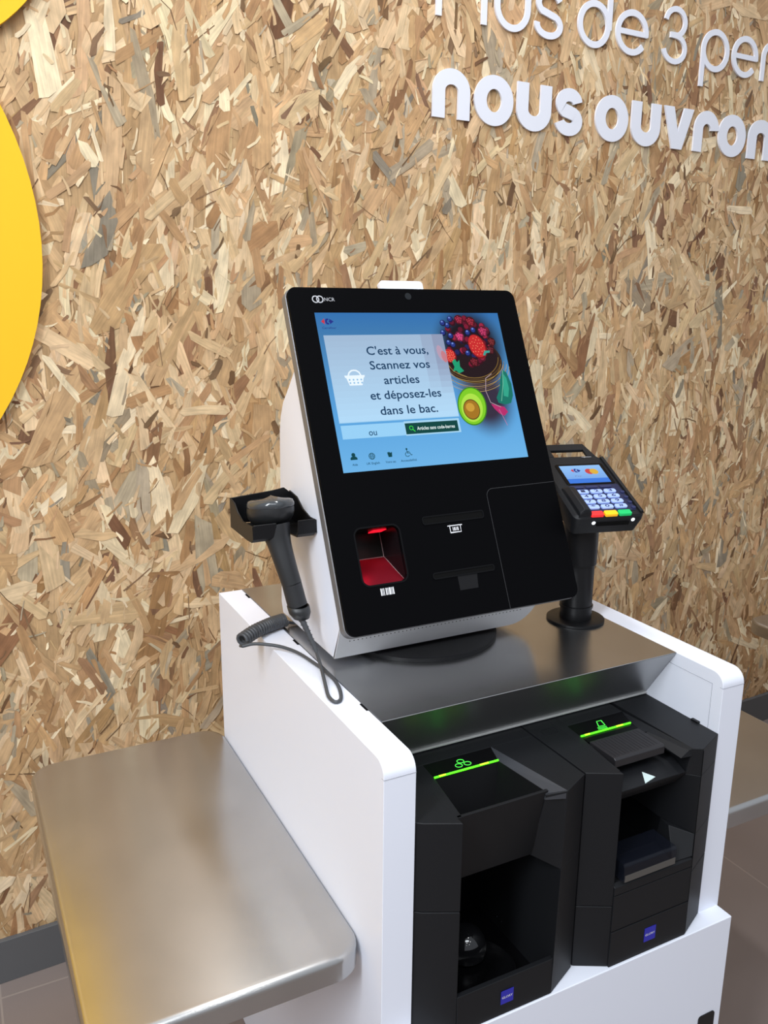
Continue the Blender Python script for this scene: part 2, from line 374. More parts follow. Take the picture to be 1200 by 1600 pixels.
def ee(x0, x1):
    xc = (x0+x1)/2; rx = (x1-x0-LW)/2; ry = .0455; yc = 1.211
    return [([(xc+rx*math.cos(math.radians(a)), yc+ry*math.sin(math.radians(a))) for a in range(-6, 326, 8)], LW, False), ([(x0+LW, 1.211), (x1-.004, 1.211)], LW*.85, False)]
letter(ee(1.216, 1.329), 'slim white raised letter e right of the d on the upper line', G1)
t3 = [(1.4245+.035*math.cos(math.radians(a)), 1.2575+.031*math.sin(math.radians(a))) for a in range(175, -80, -9)]
b3 = [(1.4265+.039*math.cos(math.radians(a)), 1.195+.031*math.sin(math.radians(a))) for a in range(80, -181, -9)]
letter([(t3+[(1.424, 1.227), (1.408, 1.2265)], LW*.9, False), ([(1.408, 1.2265), (1.424, 1.2262)]+b3, LW*.9, False)], 'slim white raised numeral 3 on the upper line', G1)
letter([ringstroke(1.583, 1.2105, .0545, .053, LW, LW), ([(1.5365, 1.117), (1.5365, 1.211)], LW, False)], 'slim white raised letter p right of the numeral 3', G1)
letter(ee(1.650, 1.757), 'slim white raised letter e right of the p on the upper line', G1)
pr = [(1.781, 1.159)]+[(1.816-.035*math.cos(math.radians(a)), 1.222+.035*math.sin(math.radians(a))) for a in range(0, 131, 10)]
letter([(pr, LW, False)], 'slim white raised letter r cut by the right edge of the photo', G1)

# ------------------------------------------------------------------ cabinet
W = .62; T = .045; BK = .690; ZL = -.4156; YL = -.030
def cabinet(X, label, full=True):
    t = thing('checkout_cabinet', label, 'cabinet', (X+W/2, .33, FZ))
    def side(x0, x1):
        prof = [(BK, FZ+.01), (BK, -.001), (BK-.001, 0), (.0216, 0)]
        prof += [(.0216-.0216*math.sin(math.radians(a)), -.0216+.0216*math.cos(math.radians(a))) for a in range(10, 91, 10)]
        prof += [(0, FZ+.01)]
        return prof
    for nm, x0, x1 in (('side_panel', 0, T), ('side_panel', W-T, W)):
        p = side(0, 0)
        o = MB().xprism(p, X+x0, X+x1).build(nm, WHITE, t, bevel=.0018)
        s_ = MB().box(X+x0-.0001, X+x1+.0001, -.0003, .006, -.0222, -.0216)
        s_.build('cap_seam', SEAM, o)
        if x0 > 0:
            q = MB(); q.box(X+x0-.0003, X+x0, .0205, .5, -.0215, -.0209); q.box(X+x0-.0003, X+x0, .0201, .0207, -.30, -.0209)
            q.build('panel_line', SEAM, o)
    MB().box(X+.001, X+W-.001, YL, BK-.005, FZ, ZL).build('base_body', WHITE, t, bevel=.0015)
    MB().box(X+T, X+W-T, .46, .475, ZL, -.0025).build('back_board', WHITE, t)
    lk = MB(); lk.prism(rrect(X+.568, X+.604, -.70, -.590, .006), 0, .0015, Matrix(((1, 0, 0, 0), (0, 0, -1, YL), (0, 1, 0, 0), (0, 0, 0, 1))))
    lk.build('recessed_lock', BLACKM, t)
    n_ = MB()
    if full:
        for y in (.648, .400, .145): MB().box(X+T-.0035, X+T-.0003, y-.011, y+.011, -.002, .0006).build('panel_notch', DARK, t)
    return t
SEAM = mat('panel seam', (.36, .37, .42), .6)
cabinet(0, 'white metal checkout cabinet with tall side panels in the foreground')
# stainless worktop with its front edge folded back under
ct = thing('stainless_countertop', 'brushed stainless steel countertop between the white side panels', 'countertop', (.31, .4, -.004))
prof = [(.6895, .0008), (.0964, .0008), (.0956, .0002), (.0985, -.0025), (.6895, -.0025)]
MB().xprism(prof, T+.0008, W-T-.0008).build('worktop', STEELC, ct, uv=True)
MB().xprism([(.0954, -.0002), (.1524, -.0905), (.1535, -.0898), (.0985, -.0024)], T+.0008, W-T-.0008).build('front_fascia', STEELF, ct, uv=True)
MB().xprism([(.1498, -.0912), (.1502, -.0936), (.157, -.0936), (.157, -.0912)], T+.0008, W-T-.0008).build('hemmed_edge', mat('hem with painted highlight', (.75, .75, .74), .45, metal=.4), ct)  # bright colour paints the highlight along the fascia's lower lip

# ------------------------------------------------------------------ trays
def tray(x0, x1, y0, y1, label, bracket):
    t = thing('stainless_tray', label, 'tray', ((x0+x1)/2, (y0+y1)/2, -.33), 'stainless trays beside the cabinets')
    zt = -.2925
    prof = rrect(x0, x1, y0, y1, .045, 10)
    cx, cy = (x0+x1)/2, (y0+y1)/2
    def ring(ins, z):
        return [(p[0], p[1], z) for p in rrect(x0+ins, x1-ins, y0+ins, y1-ins, .045-ins, 10)]
    R_ = .009
    rs = [ring(.012, -.3285), ring(.0025, -.3285), ring(0, -.327)]
    for a in range(0, 91, 15): rs.append(ring(R_*(1-math.cos(math.radians(a))), zt-R_+R_*math.sin(math.radians(a))))
    MB().rings(rs, True, True).build('tray_top', STEEL, t, uv=True)
    MB().box(*bracket, y0+.12, y1-.12, -.345, -.3285).build('support_rail', WHITE, t)
    return t
tray(-.3585, -.0012, .0393, .7223, 'stainless tray with rounded corners at the left in the foreground', (-.25, -.0005))
tray(.6500, 1.0145, .0515, .7100, 'stainless tray partly hidden behind the right white side panel', (.6205, .87))
tray(1.4630, 1.8195, .0393, .6850, 'small visible corner of a further stainless tray at the right edge', (1.57, 1.8195))
MB_n = cabinet(1.82, 'neighbouring white checkout cabinet beyond the right edge, carrying the further tray', False)

# ------------------------------------------------------------------ coin and banknote units
ZT = -.0955
def badge(parent, x0, x1, z0, z1, y):
    Mx = Matrix(((1, 0, 0, 0), (0, 0, -1, y), (0, 1, 0, 0), (0, 0, 0, 1)))
    b = MB().prism([(x0, z0), (x1, z0), (x1, z1), (x0, z1)], 0, .0006, Mx).build('maker_badge', BLUE, parent)
    put_text(MB(), 'GLORY', x0+.0015, x1-.0015, (z0+z1)/2-.0016, .0036, .0008, None, Mx).build('badge_lettering', PRINT, b, fixn=False)
def light_bar(parent, x0, x1, y):
    z = ZT+.0006
    g = MB().tube([(x0, y, z), (x1, y, z)], .0015, 8).build('light_bar', GREEN, parent)
    L = x1-x0
    for a, b in ((.07, .17), (.70, .84)): MB().tube([(x0+L*a, y, z+.0003), (x0+L*b, y, z+.0003)], .0014, 8).build('light_bar_hot_spot', GREENHOT, g)

cu = thing('coin_recycler', 'black coin unit with a green three-circle light, left of its pair', 'cash machine', (.18, .2, ZL))
hs = MB()
colL = [(.0465, .004), (.0555, -.003), (.1005, -.025), (.1005, .45), (.0465, .45)]
hs.prism(colL, ZL+.0005, -.2262); hs.prism(colL, -.2252, ZT)
hs.build('left_column', BLACK, cu, bevel=.0012)
zt = [(.2665, -.0240), (.3148, -.001), (.3148, .45), (.232, .45), (.227, .083), (.240, -.012)]
zb = [(.2635, -.0255), (.3148, -.001), (.3148, .45), (.245, .45), (.245, .11), (.2445, .021)]
rc = MB(); rc.loft([(x, y, -.2160) for x, y in zb], [(x, y, ZT-.006 if (x, y) in zt[3:] else ZT) for x, y in zt])
rc.loft([(x, y, ZL+.0005) for x, y in [(.257, -.0276), (.3148, -.001), (.3148, .45), (.257, .45)]], [(x, y, -.2162) for x, y in [(.2628, -.0256), (.3148, -.001), (.3148, .45), (.2628, .45)]])
rc.build('right_column', BLACK, cu, bevel=.0008)
tp = MB(); z = ZT; zl_ = ZT-.004
tp.prism([(.1005, .1195), (.3148, .1195), (.3148, .45), (.1005, .45)], z-.03, z)
tp.prism([(.0995, -.0115), (.107, -.0115), (.121, .083), (.1235, .1195), (.0995, .1195)], z-.03, z)
tp.loft([(.2665, -.0235, z-.02), (.3140, -.0015, z-.02), (.3140, .1195, z-.02), (.2390, .1195, z-.02)], [(.2665, -.0235, z+.0002), (.3140, -.0015, z+.0002), (.3140, .1195, z+.0002), (.2390, .1195, z+.0002)])
tp.build('top_cover', BLACK, cu, bevel=.0006)
MB().loft([(.1235, .1195, z-.02), (.2390, .1195, z-.02), (.2275, .083, z-.02), (.121, .083, z-.02)], [(.1235, .1195, z-.0008), (.2390, .1195, z-.0008), (.2275, .083, z-.0008), (.121, .083, z-.0008)]).build('indicator_panel', GLOSS, cu)
bd = MB(); bd.loft([(.2275, .083, z-.014), (.2400, -.0105, z-.014), (.2665, -.0235, z-.012), (.2390, .1195, z-.012)], [(.2275, .083, z-.004), (.2400, -.0105, z-.004), (.2662, -.0230, z+.0004), (.2388, .1190, z+.0004)])
bd.build('side_bevel', mat('black plastic with painted light', (.035, .037, .043), .45), cu)  # paler than the housing: light on the sloping band is put into its colour
# coin hopper
hp = MB(); a = [(.107, -.0105), (.240, -.0105), (.2275, .083), (.121, .083)]; c0 = (.175, .030)
lo = [(c0[0]+(x-c0[0])*.45, c0[1]+(y-c0[1])*.35) for x, y in a]
vs = [(x, y, z-.001) for x, y in a]+[(x, y, z-.055) for x, y in lo]
hp.add(vs, [(0, 1, 5, 4), (1, 2, 6, 5), (2, 3, 7, 6), (3, 0, 4, 7), (4, 5, 6, 7)])
hpo = hp.build('coin_hopper', mat('dull hopper plastic', (.004, .004, .0045), .45, spec=.1), cu, fixn=False)
hd = MB(); hd.lathe([(.0001, .006), (.006, .005), (.009, .001), (.0095, -.004)], (.168, .035, z-.05), 24); hd.tube([(.150, .02, z-.045), (.160, .04, z-.040), (.180, .045, z-.043)], .0015)
hd.build('hopper_disc', CHROME, hpo)
MB().xprism([(-.0115, z), (-.0065, z), (.0235, -.2130), (.0180, -.2130)], .1005, .2440).build('front_panel', BLACK, cu, bevel=.0008)
light_bar(cu, .1210, .2270, .0825)
ic = MB()
for (x, y) in ((.1775, .1055), (.1837, .0963), (.1695, .0967)): ribbon(ic, ell(x, y, .0052, .0045, n=28), .0010, ZT-.0007, ZT-.0002, None, True)
ic.build('coins_symbol', GREENI, cu)
# coin outlet
MB().box(.1005, .2628, .16, .17, ZL+.001, -.2).build('outlet_back', GLOSS, cu)
MB().box(.1005, .2628, -.022, .16, ZL+.001, ZL+.012).build('outlet_floor', GLOSS, cu)
MB().loft([(.1005, -.0275, ZL+.0005), (.2570, -.0275, ZL+.0005), (.2570, -.018, ZL+.0005), (.1005, -.018, ZL+.0005)], [(.1005, -.0255, -.3585), (.2600, -.0255, -.3585), (.2600, -.018, -.3585), (.1005, -.018, -.3585)]).build('lower_panel', BLACK, cu, bevel=.0008)
bw = MB(); bw.lathe([(.060, -.022), (.060, .0), (.057, .001), (.052, -.006), (.034, -.016), (.001, -.019)], (.170, .038, -.388), 48)
bwo = bw.build('coin_bowl', GLOSS, cu)
dm = MB(); dm.lathe([(.030, -.004), (.031, .008), (.028, .020), (.022, .029), (.012, .036), (.001, .038)], (.180, .078, -.392), 32)
dm.build('outlet_dome', mat('dark clear dome', (.008, .008, .009), .04, spec=.8), cu)
for q in range(3): MB().lathe([(.0030, -.0012), (.0042, 0), (.0030, .0012)], (.2605, .1256-.0127*q, -.3874), 14).build('sparkle_bead', CHROME, cu)  # chrome beads added on the outlet wall as sparkles of light
badge(cu, .1707, .1915, -.3980, -.3770, -.0268)

bu = thing('banknote_recycler', 'black banknote unit with a green note symbol, right of its pair', 'cash machine', (.45, .2, ZL))
colL = [(.3178, .001), (.3195, -.0005), (.3645, -.0245), (.3645, .45), (.3178, .45)]
hs = MB(); hs.prism(colL, ZL+.0005, -.3120); hs.prism(colL, -.3110, ZT); hs.build('left_column', BLACK, bu, bevel=.0012)
rc = MB()
rc.loft([(x, y, -.2380) for x, y in [(.5185, -.0255), (.5745, -.001), (.5745, .45), (.505, .45), (.503, .028)]], [(x, y, -.1400) for x, y in [(.5185, -.0250), (.5745, -.001), (.5745, .45), (.500, .45), (.5015, -.010)]])
rc.loft([(x, y, -.1400) for x, y in [(.5185, -.0250), (.5745, -.001), (.5745, .45), (.500, .45), (.5015, -.010)]], [(x, y, ZT) for x, y in [(.5185, -.0245), (.5745, -.001), (.5745, .45), (.493, .45), (.5045, -.0170)]])
rc.prism([(.5185, -.0265), (.5745, -.001), (.5745, .45), (.5185, .45)], ZL+.0005, -.3030)
rc.loft([(x, y, -.3020) for x, y in [(.5185, -.0265), (.5745, -.001), (.5745, .45), (.5185, .45)]], [(x, y, -.2380) for x, y in [(.5185, -.0255), (.5745, -.001), (.5745, .45), (.5185, .45)]])
rc.build('right_column', BLACK, bu, bevel=.0010)
MB().tube([(.5187, -.0262, ZL+.002), (.5187, -.0247, ZT-.003)], .0006, 6).build('column_groove', DARK, bu)
tp = MB(); z = ZT
tp.prism([(.3640, .0155), (.3690, .0155), (.3790, .085), (.3815, .1210), (.3815, .45), (.3640, .45)], z-.02, z)
tp.prism([(.3815, .1210), (.4935, .1210), (.4935, .45), (.3815, .45)], z-.02, z)
tp.prism([(.3640, -.0150), (.3660, -.0150), (.3690, .0155), (.3640, .0155)], z-.02, z)
tp.build('top_cover', BLACK, bu, bevel=.0006)
MB().prism([(.3790, .0600), (.4770, .0600), (.4800, .085), (.4925, .1210), (.3815, .1210)], z-.02, z-.0008).build('indicator_panel', GLOSS, bu)
MB().loft([(.4925, .1210, z-.012), (.5045, -.0170, z-.012), (.4850, -.0140, z-.012), (.4790, .0840, z-.012)], [(.4925, .1210, z+.0002), (.5045, -.0170, z+.0002), (.5000, -.0140, z-.003), (.4790, .0840, z-.0028)]).build('side_bevel', BLACK, bu)
sk = MB()
sk.xprism([(.0600, z-.002), (.0600, z-.040), (.0, z-.046), (-.0130, z-.0385), (.0100, z-.028), (.0560, z-.030), (.0560, z-.002)], .3645, .4990)
sk.build('note_slot', BLACK, bu, bevel=.0008)
fm = MB(); fm.xprism([(.0640, z-.004), (.0640, z+.0022), (.0110, z+.0022), (.0075, z-.0005), (.0075, z-.012), (.0640, z-.016)], .3780, .4735)
fl = fm.build('smoked_flap', SMOKE, bu, bevel=.001)
rb = MB()
for q in range(14): rb.box(.3840+q*.0062, .3846+q*.0062, .0140, .0600, z+.0021, z+.0026)
rb.build('flap_ribs', SMOKE, fl)
MB().xprism([(.0500, z-.0296), (.0500, z-.020), (.0380, z-.020), (.0300, z-.0296)], .415, .455).build('note_roller', GLOSS, bu)
ar = MB().add([(.4374, .0141, 0), (.4472, -.0006, 0), (.4202, -.0028, 0)], [(0, 2, 1)])
arM = MB(); arM.prism([(.4285, .0045), (.4200, -.0120), (.4435, -.0075)], -.0003, .0004)
for i_, v_ in enumerate(arM.v):
    yy = v_.y; arM.v[i_] = Vector((v_.x, yy, z-.028-(.010-yy)*(.0105/.023)+v_.z+.0008))
arM.build('arrow_symbol', PCARD, bu)
# front: overhanging brow, outlet, clear lip, lower panels
fp = MB(); fp.xprism([(-.0130, z-.0388), (-.0105, z-.044), (.0060, -.1610), (.0140, -.1670), (.05, -.167), (.05, z-.047), (.0, z-.0462)], .3645, .5010)
fp.build('front_panel', BLACK, bu, bevel=.0010)
MB().box(.3645, .5185, .13, .14, -.30, -.13).build('outlet_back', GLOSS, bu)
lw = MB(); lw.xprism([(.03, -.2760), (-.020, -.2760), (-.0262, -.2800), (-.0262, -.2935), (.03, -.2935)], .3645, .5183); lw.build('outlet_sill', BLACK, bu, bevel=.001)
MB().box(.3645, .5183, -.0262, .03, -.3540, -.2945).build('middle_panel', BLACK, bu, bevel=.0006)
MB().box(.3645, .5183, -.0268, .03, ZL+.0005, -.3555).build('lower_panel', BLACK, bu, bevel=.0006)
MB().loft([(.480, -.023, -.276), (.5183, -.025, -.276), (.5183, .03, -.276), (.495, .03, -.276)], [(.500, .01, -.238), (.5183, -.025, -.238), (.5183, .03, -.238), (.503, .03, -.238)]).build('sill_corner', BLACK, bu, bevel=.0008)
cl = MB(); cl.xprism([(.02, -.2440), (-.0265, -.2440), (-.0295, -.2480), (-.0295, -.2715), (-.0270, -.2730), (.02, -.2700)], .3770, .4790)
clo = cl.build('clear_note_tray', CLEAR, bu, bevel=.001)
MB().box(.3790, .4770, -.0300, -.0290, -.2725, -.2620).build('frosted_edge', mat('frosted acrylic edge', (.085, .078, .07), .5), clo)
badge(bu, .4312, .4536, -.3960, -.3725, -.0268)
light_bar(bu, .3790, .4770, .0845)
ic = MB(); zz0, zz1 = ZT-.0007, ZT-.0002
ribbon(ic, [(.4330, .1125), (.4420, .1125), (.4375, .0975), (.4255, .0985), (.4330, .1125)][:4], .0010, zz0, zz1, None, True)
ribbon(ic, [(.4205, .0955), (.4370, .0935)], .0010, zz0, zz1); ribbon(ic, [(.4190, .0920), (.4355, .0900)], .0010, zz0, zz1)
ic.build('notes_symbol', GREENI, bu)
em = MB(); ribbon(em, rrect(.3335, .3600, .112, .127, .004), .0012, ZT-.0005, ZT+.0006, None, True); put_text(em, 'CI', .338, .355, .1150, .0085, ZT+.0004)
em.build('embossed_mark', BLACK, bu, fixn=False)
MB().box(.5700, .5750, .036, .050, -.0955, -.0925).build('edge_clip', BLACKM, bu)

# ------------------------------------------------------------------ self-checkout terminal
TL = .4335
KO = Vector((.04763246, .20883298, .07472781))
KM = Matrix((Vector((1, 0, 0)), Vector((0, math.sin(TL), math.cos(TL))), Vector((0, -math.cos(TL), math.sin(TL))))).transposed().to_4x4(); KM.translation = KO
kt = thing('self_checkout_terminal', 'white and black touchscreen self-checkout terminal standing on the steel countertop', 'checkout terminal', (.245, .36, .001))
MB().lathe([(.135, 0), (.135, .0065), (.132, .0072), (.05, .0072)], (.245, .36, .0010), 64).build('swivel_base', BLACKM, kt)
# body: profile lofted across, with a big radius on the lower right corner
X0b, X1b = .0620, .4280
prof = [(.288, .012), (.250, .111), (.4070, .4500), (.4230, .4520), (.4400, .4320), (.4660, .4040), (.4900, .3800), (.5020, .3560), (.5080, .3300), (.5150, .030), (.508, .012)]
bm_ = MB()
def bprof(lift, s_=1):
    out = []
    for y, z in prof:
        out.append((y, max(z, .012+lift)))
    return out
secs = []
for xx, lift in [(X0b, .0)]+[(X1b-.045+.045*math.sin(math.radians(a)), .045*(1-math.cos(math.radians(a)))) for a in range(0, 91, 10)]:
    P_ = []
    for (y, z) in prof:
        if z < .02:
            zz = .012+lift; 
            if y < .4: yy = .288-(zz-.012)*(.038/.099)
            else: yy = y
            P_.append((xx, yy, zz))
        elif abs(z-.030) < 1e-6: P_.append((xx, y, .030+lift))
        else: P_.append((xx, y, z))
    secs.append(P_)
bm_.rings(secs, True, True)
body = bm_.build('body', WHITE, kt, bevel=.004)
# the chin is the silver face under the glass
ch = MB()
cs = [[(p[0][0], p[0][1]-.0012, p[0][2]) for p in [s]]+[(s[0][0], .2488, .111)] for s in secs]
vs = []; fs = []
for s in secs:
    a_ = Vector(s[0]); b_ = Vector((s[0][0], .250, .111))
    vs += [a_+Vector((0, -.0014, 0)), b_+Vector((0, -.0014, 0)), b_, a_+Vector((0, .004, -.0006))]
for i in range(len(secs)-1):
    for j in range(4): fs.append((4*i+j, 4*i+(j+1) % 4, 4*i+4+(j+1) % 4, 4*i+4+j))
fs += [(0, 1, 2, 3), tuple(4*(len(secs)-1)+j for j in (3, 2, 1, 0))]
ch.add(vs, fs, None, True)
chin = ch.build('chin', SILVER, kt)
dt = MB()
for i in range(46):
    x = .082+i*.0070
    for q, zz in enumerate((.0420, .0465)):
        yy = .288-(zz-.012)*(.038/.099)-.0016; xo = x+.0035*q
        dt.add([(xo-.0009, yy, zz-.0008), (xo+.0009, yy, zz-.0008), (xo+.0009, yy, zz+.0008), (xo-.0009, yy, zz+.0008)], [(0, 1, 2, 3)])
dt.build('chin_perforations', DARK, chin)
PW, PH = .4188, .5372
frame_ = MB().prism(rrect(0, PW, 0, PH, .016), -.0240, -.0065, KM).build('frame', SILVERE, kt, bevel=.003)
MB().box(.02, PW-.02, .18, PH-.03, -.034, -.0235, KM).build('mounting_plate', BLACKM, kt)
tb = MB().prism(rrect(.1765, .2570, PH-.03, PH+.0250, .006), -.036, -.0255, KM).build('top_tab', WHITE, kt, bevel=.001)
# glass sheet with the scanner window cut out of it: built as strips round the hole
gl = MB(); wx0, wx1, wy0, wy1, gr = .0402, .1132, .0708, .1552, .012
outer = rrect(.0015, PW-.0015, .0015, PH-.0015, .015, 8); hole = rrect(wx0, wx1, wy0, wy1, gr, 8)
bmx = bmesh.new()
def loop(pts, z): 
    v = [bmx.verts.new((a, b, z)) for a, b in pts]; return v, [bmx.edges.new((v[i], v[(i+1) % len(v)])) for i in range(len(v))]
vo, eo = loop(outer, 0); vh, eh = loop(hole, 0)
bmesh.ops.triangle_fill(bmx, use_beauty=True, use_dissolve=True, edges=eo+eh)
bmx.verts.index_update()
vs = [tuple(v.co) for v in bmx.verts]; fs = [tuple(v.index for v in f.verts) for f in bmx.faces]
io = [v.index for v in vo]; ih = [v.index for v in vh]; n0 = len(vs)
vs2 = vs+[(a, b, -.0063) for a, b, c in vs]
fs2 = fs+[tuple(n0+i for i in reversed(f)) for f in fs]
for r_ in (io, ih):
    for i in range(len(r_)): p, q = r_[i], r_[(i+1) % len(r_)]; fs2.append((p, q, n0+q, n0+p))
bmx.free()
gl.add(vs2, fs2, None, False, KM)
glass = gl.build('front_glass', GLASS, kt)
# scanner recess: a real cavity cut through frame and body, lined with dark plastic and lit by a small red lamp
def carve(o, x0, x1, y0, y1, z0, z1):
    c = MB().box(x0, x1, y0, y1, z0, z1, KM).build('cutter', DARK)
    md = o.modifiers.new('cut', 'BOOLEAN'); md.object = c; md.operation = 'DIFFERENCE'; md.solver = 'EXACT'
    keep = [m_ for m_ in o.modifiers if m_.type == 'BEVEL']
    for m_ in keep: o.modifiers.remove(m_)
    me_ = bpy.data.meshes.new_from_object(o.evaluated_get(bpy.context.evaluated_depsgraph_get()))
    o.modifiers.clear(); o.data = me_; bpy.data.objects.remove(c)
    bv = o.modifiers.new('bevel', 'BEVEL'); bv.width = .0025; bv.segments = 3; bv.limit_method = 'ANGLE'; bv.angle_limit = math.radians(35)
carve(frame_, .0385, .1150, .0690, .1570, -.075, .02)
carve(body, .0385, .1150, .0690, .1570, -.075, .02)
lx0, lx1, ly0, ly1, D_ = .0395, .1140, .0700, .1562, -.062
RECESS = mat('mirror with painted red glow', (.12, .006, .012), .3, spec=.1)  # red base colour paints in the glow this mirror reflects
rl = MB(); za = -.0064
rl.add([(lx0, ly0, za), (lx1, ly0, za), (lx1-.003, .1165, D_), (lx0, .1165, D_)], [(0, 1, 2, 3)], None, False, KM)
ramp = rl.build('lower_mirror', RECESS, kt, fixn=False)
rl = MB(); rl.add([(lx1, ly0, za), (lx1, ly1, za), (lx1-.003, ly1, D_), (lx1-.003, .1165, D_)], [(0, 1, 2, 3)], None, False, KM)
rl.build('side_mirror', mat('dark side mirror', (.010, .006, .007), .25, spec=.15), kt, fixn=False)
rl = MB(); rl.add([(lx0, .1165, D_), (lx1-.003, .1165, D_), (lx1-.003, ly1, D_), (lx0, ly1, D_), (lx0, ly0, za), (lx0, ly1, za), (lx1, ly1, za)], [(0, 1, 2, 3), (4, 0, 3, 5), (5, 3, 2, 6)], None, False, KM)
rl.build('recess_lining', mat('recess back', (.006, .006, .005), .35, spec=.2), kt, fixn=False)
ln = MB(); ln.tube([(lx0, .1165, D_+.0008), (lx1-.0035, .1165, D_+.0008)], .0006, 6, KM); ln.tube([(lx1-.0035, .1165, D_+.0008), (lx1-.0035, ly1, D_+.0008)], .0006, 6, KM); ln.tube([(lx1-.0035, .1170, D_+.0008), (lx1-.001, ly0+.001, za-.002)], .0005, 6, KM)
ln.build('mirror_edge', mat('pale mirror edge', (.28, .22, .22), .4), kt)  # thin pale lines along the inner corners of the recess
MB().box(.0860, .1080, ly1-.0022, ly1-.0006, -.050, -.030, KM).build('scanner_lamp', RED, kt)
pl_ = bpy.data.lights.new('scanner_light', 'SPOT'); pl_.energy = .065; pl_.color = (1, .01, .04); pl_.shadow_soft_size = .006; pl_.spot_size = math.radians(120); pl_.spot_blend = .6
po_ = bpy.data.objects.new('scanner_light', pl_); S.collection.objects.link(po_); po_.parent = kt
pw_ = KM @ Vector((.0850, ly1-.004, -.034)); pt_ = KM @ Vector((.075, .09, -.034)); po_.location = pw_+Vector((0, 0, H))-Vector(kt.location)
po_.rotation_euler = (pt_-pw_).to_track_quat('-Z', 'Y').to_euler()
rim = MB(); ribbon(rim, rrect(wx0-.0012, wx1+.0012, wy0-.0012, wy1+.0012, gr), .0026, -.003, .0006, KM, True); rim.build('scanner_window_rim', GLOSS, kt)
# printed marks, slots, door outline
def bars(mb, x0, x1, y0, y1, pat, z, M):
    n_ = sum(pat); x = x0; on = True
    for p in pat:
        d = (x1-x0)*p/n_
        if on: mb.prism([(x, y0), (x+d, y0), (x+d, y1), (x, y1)], z, z+.0002, M)
        x += d; on = not on
mk = MB(); bars(mk, .0650, .0870, .0535, .0640, [2, 1, 1, 1, 1, 2, 2, 1, 1, 1, 3, 1, 1, 1, 2], .0001, KM)
mk.build('barcode_symbol', PRINT, glass)
mk = MB(); ribbon(mk, [(.1975, .1432), (.2240, .1432)], .0015, .0001, .0003, KM)
ribbon(mk, [(.2015, .1430), (.2015, .1325), (.2205, .1325), (.2205, .1430)], .0012, .0001, .0003, KM)
bars(mk, .2060, .2165, .1350, .1405, [1, 1, 2, 1, 1, 1, 2], .0001, KM); mk.build('receipt_symbol', PRINT, glass)
for y0, y1, nm, d in ((.1500, .1613, 'receipt_slot', .0030), (.0655, .0740, 'card_slot', .0022)):
    f_ = MB(); ribbon(f_, rrect(.1562, .2660, y0, y1, .0035), .0022, -.002, .0011, KM, True); fo = f_.build(nm, GLOSS, kt)
    MB().box(.1570, .2652, y0+.001, y1-.001, .0001, .0004, KM).build('slot_opening', DARK, fo)
MB().prism([(.1981, .0425), (.2310, .0425), (.2335, .0650), (.1981, .0650)], .0001, .0003, KM).build('card_guide_mark', mat('dull black print', (.012, .012, .013), .7, spec=.1), glass)
dr = MB(); ribbon(dr, [(.2808, .0020), (.2803, .1800)]+[(.2925-.0122*math.cos(math.radians(a)), .1825+.0122*math.sin(math.radians(a))) for a in range(0, 91, 15)]+[(.4160, .1955)], .0008, .0001, .0003, KM)
dr.build('door_outline', mat('faint door seam', (.028, .028, .03), .4), glass)
cmx = MB(); cmx.lathe([(.0058, 0), (.0058, .0003), (.0040, .0004), (.001, .0004)], (.2090, .5228, .0001), 24, KM)
cmx.build('camera_lens', mat('camera lens', (.012, .014, .016), .15, spec=.3), kt)
lg = MB(); ribbon(lg, ell(.0465, .5162, .0052, .0052, n=28), .0018, .0001, .0003, KM, True); ribbon(lg, ell(.0535, .5162, .0052, .0052, n=28), .0018, .0001, .00035, KM, True)
ribbon(lg, ell(.0500, .5162, .0020, .0026, n=16), .0011, .0001, .0004, KM, True)
put_text(lg, 'NCR', .0608, .0782, .5132, .0062, .0003, None, KM, 0)
lg.build('maker_logo', PRINTG, glass, fixn=False)

# ---- screen and what it shows
sx0, sy0, sw_, sh_ = .0404, .2412, .3351, .2530
scr = bpy.data.materials.new('lit screen background'); scr.use_nodes = True
nt = scr.node_tree; b = nt.nodes['Principled BSDF']; b.inputs['Base Color'].default_value = (0, 0, 0, 1); b.inputs['Roughness'].default_value = .3; b.inputs['Specular IOR Level'].default_value = .1
uvn = nt.nodes.new('ShaderNodeUVMap'); uvn.uv_map = 'UVMap'; se = nt.nodes.new('ShaderNodeSeparateXYZ'); nt.links.new(uvn.outputs[0], se.inputs[0])
r1 = nt.nodes.new('ShaderNodeValToRGB'); nt.links.new(se.outputs['Y'], r1.inputs[0])
el = r1.color_ramp.elements; el[0].position = 0; el[0].color = (*srgb(105, 172, 222), 1); el[1].position = 1; el[1].color = (*srgb(48, 108, 170), 1)
kk = el.new(.35); kk.color = (*srgb(85, 155, 212), 1); kk = el.new(.85); kk.color = (*srgb(62, 118, 168), 1)
def blob(cx, cy, rx, ry, soft0, soft1):
    mp = nt.nodes.new('ShaderNodeMapping'); mp.vector_type = 'TEXTURE'; mp.inputs['Location'].default_value = (cx, cy, 0); mp.inputs['Scale'].default_value = (rx, ry, 1)
    nt.links.new(uvn.outputs[0], mp.inputs[0]); ln = nt.nodes.new('ShaderNodeVectorMath'); ln.operation = 'LENGTH'; nt.links.new(mp.outputs[0], ln.inputs[0])
    mr = nt.nodes.new('ShaderNodeMapRange'); mr.interpolation_type = 'SMOOTHSTEP'; mr.inputs[1].default_value = soft0; mr.inputs[2].default_value = soft1; mr.inputs[3].default_value = 1; mr.inputs[4].default_value = 0
    nt.links.new(ln.outputs['Value'], mr.inputs[0]); return mr
prev = r1.outputs[0]
